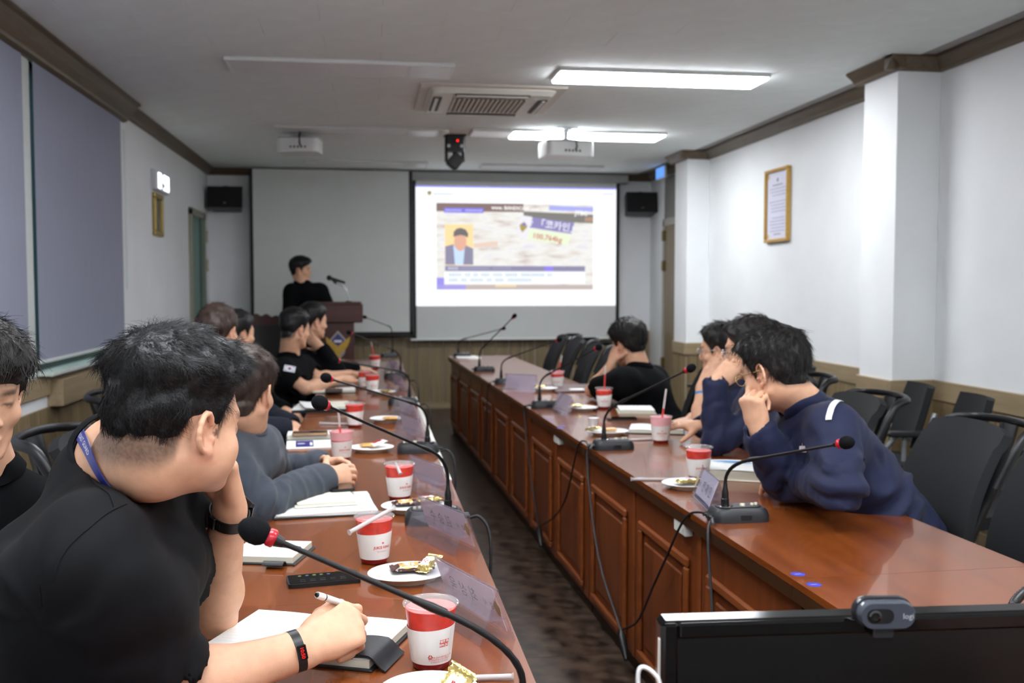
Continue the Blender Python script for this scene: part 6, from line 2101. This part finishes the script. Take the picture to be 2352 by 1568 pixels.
def on_path(sn, B, s0, up=.0022):
    pts = [p for p, _ in sn]
    acc = [0.0]
    for a, b in zip(pts, pts[1:]):
        acc.append(acc[-1] + np.linalg.norm(b - a))
    def f(co):
        s = min(max(s0 + co.x, 0), acc[-1] - 1e-4)
        k = max(i for i in range(len(acc) - 1) if acc[i] <= s)
        t = (s - acc[k]) / (acc[k + 1] - acc[k] + 1e-9)
        p = pts[k] * (1 - t) + pts[k + 1] * t
        nn = unit(sn[k][1] * (1 - t) + sn[k + 1][1] * t)
        d = unit(pts[k + 1] - pts[k])
        sd = unit(np.cross(nn, d))
        return Vector(p + sd * co.y + nn * up - B)
    return f
text('KOREA COAST GUARD', .0105, mat('lanyard_print', (214, 216, 232), .5), lan, None, 'LEFT', wrap=on_path(sn, P1['B'], .06, .0024), spacing=1.05)
for q in ([(-0.416, 1.563, 1.136), (-0.392, 1.507, 1.1), (-0.366, 1.45, 1.058)], [(-0.364, 1.47, 1.056), (-0.382, 1.412, 1.05), (-0.411, 1.384, 1.019), (-0.423, 1.383, 0.967)]):
    ribbon(P1, 'shirt_seam', q, .004, C_black, P1['shirt'], 8, .0005)
# watch on the left wrist
ax = unit(A3(P1['wr'][1]) - A3(P1['el'][1]))
wt, n_, s_ = band(P1, P1['wr'][1] - ax * .012, ax, (-.62, -.76, .1), .0352, .9, .022, M_black, 'watch_strap', P1['t'], .003)
cc = P1['wr'][1] - ax * .012 - P1['B']
MB().box((-.019, -.021, -.006), (.019, .021, .006), .005, axes(tuple(cc - n_ * .036), tuple(s_), tuple(ax), tuple(-n_))).obj('watch_case', M_gloss, wt)
MB().box((-.007, -.0125, -.003), (.007, .0125, .003), .001, axes(tuple(cc + n_ * .035), tuple(s_), tuple(ax), tuple(n_))).obj('watch_clasp', M_black, wt)
for k in range(5):
    MB().box((-.0015, -.006, -.0005), (.0015, .006, .0006), 0, axes(tuple(cc + n_ * .0322 + s_ * (.011 + .0042 * k) - n_ * .0010 * k * k), tuple(s_), tuple(ax), tuple(n_))).obj('strap_slot', M_dark, wt)
# rubber band with red read-out on the right wrist
ax = unit(A3(P1['wr'][0]) - A3(P1['el'][0]))
wb, n_, s_ = band(P1, P1['wr'][0] - ax * .008, ax, (-.1, .72, -.68), .0325, .84, .015, M_black, 'rubber_band', P1['t'], .003)
cc = P1['wr'][0] - ax * .008 - P1['B']
dn = unit(-n_ * .75 - s_ * .45 * 1.0)
MB().box((-.012, -.008, -.0025), (.012, .008, .003), .0015, axes(tuple(cc + dn * .033), tuple(unit(np.cross(ax, dn))), tuple(ax), tuple(dn))).obj('display', M_gloss, wb)
text('10:50', .0085, emission('red_digits', (230, 40, 36), 1.0), wb, axes(tuple(cc + dn * .0364), tuple(unit(np.cross(ax, dn))), tuple(ax), tuple(dn)), bold=.0003)
# pen held in the writing hand
t = thing('pen', 'white pen held in the writing hand of the lanyard man', 'pen', (-0.072, 1.741, 0.842))
p0, p1_ = A3((-0.093, 1.704, 0.861)), A3((-0.023, 1.782, 0.808))
o_ = A3((-0.072, 1.741, 0.842))
MB().tube([tuple(p0 - o_), tuple(p0 + (p1_ - p0) * .12 - o_), tuple(p1_ - o_)], [.0058, .0062, .0052], 14).obj('barrel', M_white, t, 50)
MB().tube([tuple(p0 + (p1_ - p0) * .15 - o_), tuple(p0 + (p1_ - p0) * .17 - o_)], .0064, 14).obj('ring_mark', M_black, t, 50)
MB().tube([tuple(p0 - (p1_ - p0) * .03 - o_), tuple(p0 - o_)], [.003, .0045], 12).obj('end_button', M_black, t, 50)

# ------------------------------------------------------------------ man cut by the left edge
hd = Head((-0.751, 2.018, 1.176), (.60, -.76, -.22), .0, 1.0)
P0 = person('man at the left picture edge, only his cheek and dark hair in view', hd, (-0.769, 2.093, 1.022),
    [(-0.858, 2.022, 0.979), (-0.697, 2.177, 0.904)], [(-0.869, 1.96, 0.747), (-0.723, 2.186, 0.633)], [(-0.74, 1.836, 0.667), (-0.732, 2.033, 0.585)],
    [((.6, -.5, -.4), (.2, 0, -1), RELAX), ((.4, -.7, -.4), (.2, 0, -1), RELAX)], (-.92, 2.3, .53), sleeve='short', shirt=C_black2, hair=H_soft, hairp=dict(top=.03, side=.02, back=.018, fringe=.012), nstr=2500, strand=(.045, .0007),
    strandp=dict(lift=.2, fwd=.9, jit=.6), h=.005, hb=.009, collar='polo', front=-.03, trousers=C_trous, legs=seated_legs((-.92, 2.3, .53), PX, NY), seed=8)

# ------------------------------------------------------------------ man in the grey fleece
hd = Head(A3((-0.306, 3.02, 1.062)) - .076 * A3((.93, -.36, 0)), (.36, .93, -.12), 0, 1.0)
P2 = person('man in grey fleece jacket with brown hair, hands clasped on the table', hd, (-0.386, 3.116, 0.948),
    [(-0.43, 2.927, 0.879), (-0.352, 3.279, 0.865)], [(-0.314, 2.884, 0.765), (-0.315, 3.47, 0.746)], [(-0.151, 3.165, 0.779), (-0.173, 3.431, 0.779)],
    [((.72, .66, .05), (-.3, .68, -.5), RELAX, 1.0), ((.80, -.55, .1), (-.1, -.75, -.55), RELAX, 1.0)],
    (-.66, 3.1, .55), chest=(-.47, 3.07, .83), shirt=C_fleece, hair=H_brown, hairp=dict(top=.026, side=.014, back=.018, rough=.0022), nstr=4500, strand=(.03, .0007),
    strandp=dict(lift=.16, fwd=.3, jit=.45), h=.0048, hb=.008, collar='stand', trousers=C_trous, legs=seated_legs((-.66, 3.1, .5), PX, NY), seed=4, low=-.014, wr_amp=.010)

# ------------------------------------------------------------------ man with the flag patch
hd = Head(A3((-0.433, 6.44, 1.109)) - .076 * A3((.65, -.75, 0)), (.74, .65, -.16), 0, 1.0)
P3 = person('man in black shirt with a Korean flag patch on his sleeve', hd, (-0.516, 6.544, 0.951),
    [(-0.553, 6.322, 0.865), (-0.431, 6.709, 0.861)], [(-0.397, 6.244, 0.762), (-0.349, 6.643, 0.79)], [(-0.189, 6.489, 0.799), (-0.148, 6.747, 0.808)],
    [((.85, .45, -.05), (-.1, .4, -.9), PEN), ((.9, .2, -.1), (0, -.3, -.9), RELAX)], (-.66, 6.5, .55), sleeve='short', shirt=C_black2, hair=H_black, hairp=dict(top=.024, side=.008, back=.01, rough=.002), nstr=1500, strand=(.018, .001),
    strandp=dict(lift=.3), h=.007, hb=.011, collar='polo', fade=.01, trousers=C_trous, legs=seated_legs((-.66, 6.5, .5), PX, NY), seed=5, low=-.012)
t = P3['t']
ps = snap_to(P3, [(-0.483, 6.214, 0.927)], .004)[0]
u_ = unit(np.cross((0, 0, 1), ps[1])); v_ = np.cross(ps[1], u_)
mt = axes(tuple(ps[0] - P3['B']), tuple(unit(u_ * .96 - v_ * .28)), tuple(unit(v_ * .96 + u_ * .28)), tuple(ps[1]))
fp = MB().box((-.034, -.024, -.004), (.034, .024, .001), .001, mt).obj('flag_patch', mat('patch_white', (224, 226, 234), .7), P3['shirt'])
MB().add([tuple(mt @ Vector((.0105 * math.cos(a), .0105 * math.sin(a), .0014))) for a in [math.pi * q / 10 for q in range(11)]], [tuple(range(11))]).obj('flag_red', mat('flag_red', (196, 44, 52), .7), P3['shirt'])
MB().add([tuple(mt @ Vector((.0105 * math.cos(a), .0105 * math.sin(a), .0014))) for a in [math.pi + math.pi * q / 10 for q in range(11)]], [tuple(range(11))]).obj('flag_blue', mat('flag_blue', (46, 60, 140), .7), P3['shirt'])
for sx in (-1, 1):
    for sy in (-1, 1):
        for q in range(3):
            MB().box((-.005, -.0008, 0), (.005, .0008, .0004), 0, mt @ Matrix.Translation((sx * .022, sy * .014, .0012)) @ Matrix.Rotation(-sx * sy * .98, 4, 'Z') @ Matrix.Translation((0, (q - 1) * .003, 0))).obj('flag_bar', M_pen, P3['shirt'])

# ------------------------------------------------------------------ man with his hand at his neck
hd = Head(A3((-0.37, 7.171, 1.133)) - .076 * A3((.5, -.86, 0)), (.86, .5, -.1), 0, 1.0)
P4 = person('man in dark jacket holding his neck, in front of the lectern', hd, (-0.426, 7.271, 0.979),
    [(-0.454, 7.067, 0.875), (-0.336, 7.456, 0.888)], [(-0.229, 7.031, 0.802), (-0.242, 7.436, 0.775)], [(-0.328, 7.024, 0.956), (-0.106, 7.468, 0.784)],
    [((-.75, .1, .6), (.2, .9, .2), CUP), ((.9, .1, -.1), (0, 0, -1), RELAX)], (-.58, 7.35, .55), shirt=C_black2, hair=H_black, hairp=dict(top=.026, side=.012, back=.014, rough=.002), nstr=1200, strand=(.02, .0011),
    strandp=dict(lift=.25), h=.0075, hb=.012, collar='stand', trousers=C_trous, legs=seated_legs((-.58, 7.35, .5), PX, NY), seed=6, low=-.012)

# ------------------------------------------------------------------ two men behind, along the wall side
hd = Head((-0.698, 4.741, 1.168), (.35, .93, -.05), 0, 1.03)
P5 = person('man with thinning brown hair behind the fleece man, back of head in view', hd, (-0.708, 4.795, 1.023),
    [(-0.772, 4.637, 0.923), (-0.611, 4.967, 0.909)], [(-0.556, 4.496, 0.761), (-0.487, 4.941, 0.75)], [(-0.384, 4.572, 0.746), (-0.378, 4.823, 0.732)],
    [((.8, .3, -.4), (0, 0, -1), RELAX), ((.7, -.3, -.4), (0, 0, -1), RELAX)], (-.86, 4.75, .54), shirt=C_navy2, hair=H_brown, hairp=dict(top=.014, side=.013, back=.016, rough=.003), nstr=1500, strand=(.026, .0009),
    strandp=dict(lift=.25, jit=.8), h=.0065, hb=.012, collar='stand', trousers=C_trous, legs=seated_legs((-.86, 4.75, .5), PX, NY), seed=7)
hd = Head(A3((-0.702, 5.77, 1.11)) - .076 * A3((.66, -.75, 0)), (.75, .66, -.02), 0, 1.0)
P6 = person('short-haired man seated between the thinning-haired man and the flag patch man', hd, (-0.757, 5.871, 0.965),
    [(-0.8, 5.65, 0.869), (-0.68, 6.036, 0.857)], [(-0.759, 5.583, 0.683), (-0.592, 6.015, 0.689)], [(-0.576, 5.606, 0.665), (-0.506, 5.901, 0.676)],
    [((.8, .3, -.3), (0, 0, -1), RELAX), ((.8, -.3, -.3), (0, 0, -1), RELAX)], (-.97, 5.9, .54), shirt=C_black2, hair=H_black, hairp=dict(top=.026, side=.012, back=.014, rough=.002), nstr=1200, strand=(.02, .001),
    strandp=dict(lift=.2), h=.007, hb=.012, collar='polo', trousers=C_trous, legs=seated_legs((-.97, 5.9, .5), PX, NY), seed=9)

# ------------------------------------------------------------------ presenter at the lectern
hd = Head(A3((-0.676, 10.282, 1.552)) - .076 * A3((.3, -.95, 0)), (.94, -.12, -.03), 0, 1.0)
P7 = person('standing presenter in black behind the lectern, looking at the screen', hd, (-0.664, 10.333, 1.407),
    [(-0.797, 10.308, 1.35), (-0.49, 10.326, 1.358)], [(-0.823, 10.214, 1.027), (-0.339, 10.166, 1.057)], [(-0.579, 10.078, 1.031), (-0.421, 10.08, 1.116)],
    [((.7, -.5, .0), (0, 0, -1), RELAX), ((-.2, -.9, -.1), (0, 0, -1), RELAX)], (-0.667, 10.366, 0.517), shirt=C_black2, hair=H_black, hairp=dict(top=.03, side=.018, back=.018, fringe=.008, rough=.002), nstr=900, strand=(.03, .0013),
    strandp=dict(lift=.15, fwd=.8), h=.008, hb=.013, collar='polo', front=-.012, body=(.17, .11), trousers=C_trous, legs=[((-.76, 10.2, .5), (-.76, 10.22, .09)), ((-.56, 10.2, .5), (-.56, 10.22, .09))], seed=10)

# ------------------------------------------------------------------ right side: man in black
hd = Head((1.482, 5.587, 1.049), (-.50, .84, -.22), .12, 1.02)
P8 = person('man in black short-sleeved shirt resting his cheek on his fist', hd, (1.533, 5.542, 0.905),
    [(1.684, 5.749, 0.845), (1.388, 5.358, 0.874)], [(1.686, 5.891, 0.666), (1.281, 5.672, 0.783)], [(1.553, 6.013, 0.695), (1.372, 5.587, 0.939)],
    [((-.9, .2, 0), (0, 0, -1), RELAX), ((.25, .1, .95), (.85, .2, -.1), FIST, 1.0)], (1.66, 5.5, .55), sleeve='short', shirt=C_black2, hair=H_soft, hairp=dict(top=.034, side=.018, back=.02, rough=.003), nstr=2200, strand=(.03, .001),
    strandp=dict(lift=.3, jit=.7), h=.0065, hb=.010, collar='polo', trousers=C_trous, legs=seated_legs((1.66, 5.5, .5), NX, (0, 1, 0)), seed=12, sl_len=.85, body=(.175, .12))

# ------------------------------------------------------------------ right side: three men in navy
hd = Head(A3((1.661, 4.622, 1.065)) + .076 * A3((.6, .78, 0)), (-.77, .6, -.08), 0, 1.0)
P9 = person('greying man in navy with a blue wristband, farthest of the three in navy', hd, (1.797, 4.727, 0.935),
    [(1.825, 4.92, 0.845), (1.808, 4.55, 0.874)], [(1.684, 4.982, 0.693), (1.529, 4.462, 0.771)], [(1.576, 4.796, 0.713), (1.554, 4.527, 0.907)],
    [((-.8, -.4, 0), (0, 0, -1), RELAX), ((.45, .05, .88), (.5, .5, -.2), FLAT, 1.0)], (1.92, 4.85, .55), sleeve='short', shirt=C_navy, hair=H_soft, hairp=dict(top=.026, side=.013, back=.014, rough=.004), nstr=1500, strand=(.03, .0009),
    strandp=dict(lift=.5, jit=1.0), h=.006, hb=.010, collar='polo', trousers=C_trous, legs=seated_legs((1.92, 4.85, .5), NX, (0, 1, 0)), seed=13)
glasses(P9, M_metal)
ax = unit(P9['wr'][1] - P9['el'][1])
band(P9, P9['wr'][1] - ax * .03, ax, (.5, .5, -.2), .029, .88, .018, mat('blue_band', (70, 128, 184), .5), 'wristband', P9['t'])
hd = Head((1.517, 3.816, 1.12), (-.84, .52, -.12), 0, 1.0)
P10 = person('middle man in navy jacket with thin glasses, fingers at his mouth', hd, (1.584, 3.85, 0.996),
    [(1.625, 4.042, 0.912), (1.542, 3.68, 0.919)], [(1.578, 4.141, 0.754), (1.337, 3.702, 0.792)], [(1.399, 4.058, 0.796), (1.33, 3.715, 1.006)],
    [((-.85, .1, .1), (0, .2, -.95), RELAX), ((.6, .1, .6), (.1, .7, -.3), ((.5, .6, .3), (.6, .7, .3), (.7, .7, .3), (.8, .7, .3)), 1.0, dict(thumb=(.3, .8, .5)))], (1.78, 3.95, .55), shirt=C_navy, hair=H_soft, hairp=dict(top=.03, side=.016, back=.016, rough=.003), nstr=1500, strand=(.03, .0008),
    strandp=dict(lift=.3, jit=.7), h=.0055, hb=.009, collar='stand', trousers=C_trous, legs=seated_legs((1.78, 3.95, .5), NX, (0, 1, 0)), seed=14, wr_amp=.009)
glasses(P10, M_chrome)
M_refl = mat('reflective_tape', (206, 210, 208), .35, var=.08, scale=200)
ribbon(P10, 'reflective_stripe', [(1.445, 3.796, 0.942), (1.476, 3.793, 0.963), (1.505, 3.789, 0.982)], .014, M_refl, P10['shirt'])

hd = Head(A3((1.141, 2.797, 1.123)) + .076 * A3((.847, .531, 0)), (-.53, .80, -.30), .0, 1.0)
P11 = person('nearest man in navy jacket with a reflective shoulder stripe, chin on fist', hd, (1.305, 2.849, 1.022),
    [(1.342, 3.042, 0.956), (1.298, 2.646, 0.985)], [(1.23, 2.828, 0.809), (1.246, 2.484, 0.853)], [(1.134, 2.779, 0.955), (1.268, 2.802, 0.802)],
    [((-.30, .0, .95), (.75, .62, .2), FIST, 1.02, dict(thumb=(.2, .8, .5))), ((-.3, .95, 0), (0, 0, -1), RELAX)],
    (1.72, 3.08, .57), chest=(1.422, 2.853, 0.852), shirt=C_navy, hair=H_soft, hairp=dict(top=.026, side=.018, back=.016, fringe=.008, rough=.003), nstr=5000, strand=(.04, .0007),
    strandp=dict(lift=.2, fwd=.6, jit=.55), h=.0045, hb=.0075, collar='stand', trousers=C_trous, legs=seated_legs((1.62, 3.05, .5), NX, (0, 1, 0)), seed=15, wr_amp=.011, body=(.18, .125), low=.0)
glasses(P11, mat('gold_rim', (196, 176, 120), .25, metal=.8))
ribbon(P11, 'reflective_stripe', [(1.349, 2.685, 1.098), (1.31, 2.649, 1.075), (1.274, 2.613, 1.055), (1.25, 2.584, 1.025)], .017, M_refl, P11['shirt'])
t = thing('name_badge', 'clear name badge hanging from the jacket of the man with the stripe', 'badge', tuple(snap_to(P11, [(1.183, 2.679, 0.926)], .006)[0][0]))
MB().box((-.011, -.001, -.016), (.011, .001, .002), .0005).obj('card', M_nsheet, t)
MB().box((-.004, -.002, .002), (.004, .002, .011), .001).obj('clip', M_chrome, t)
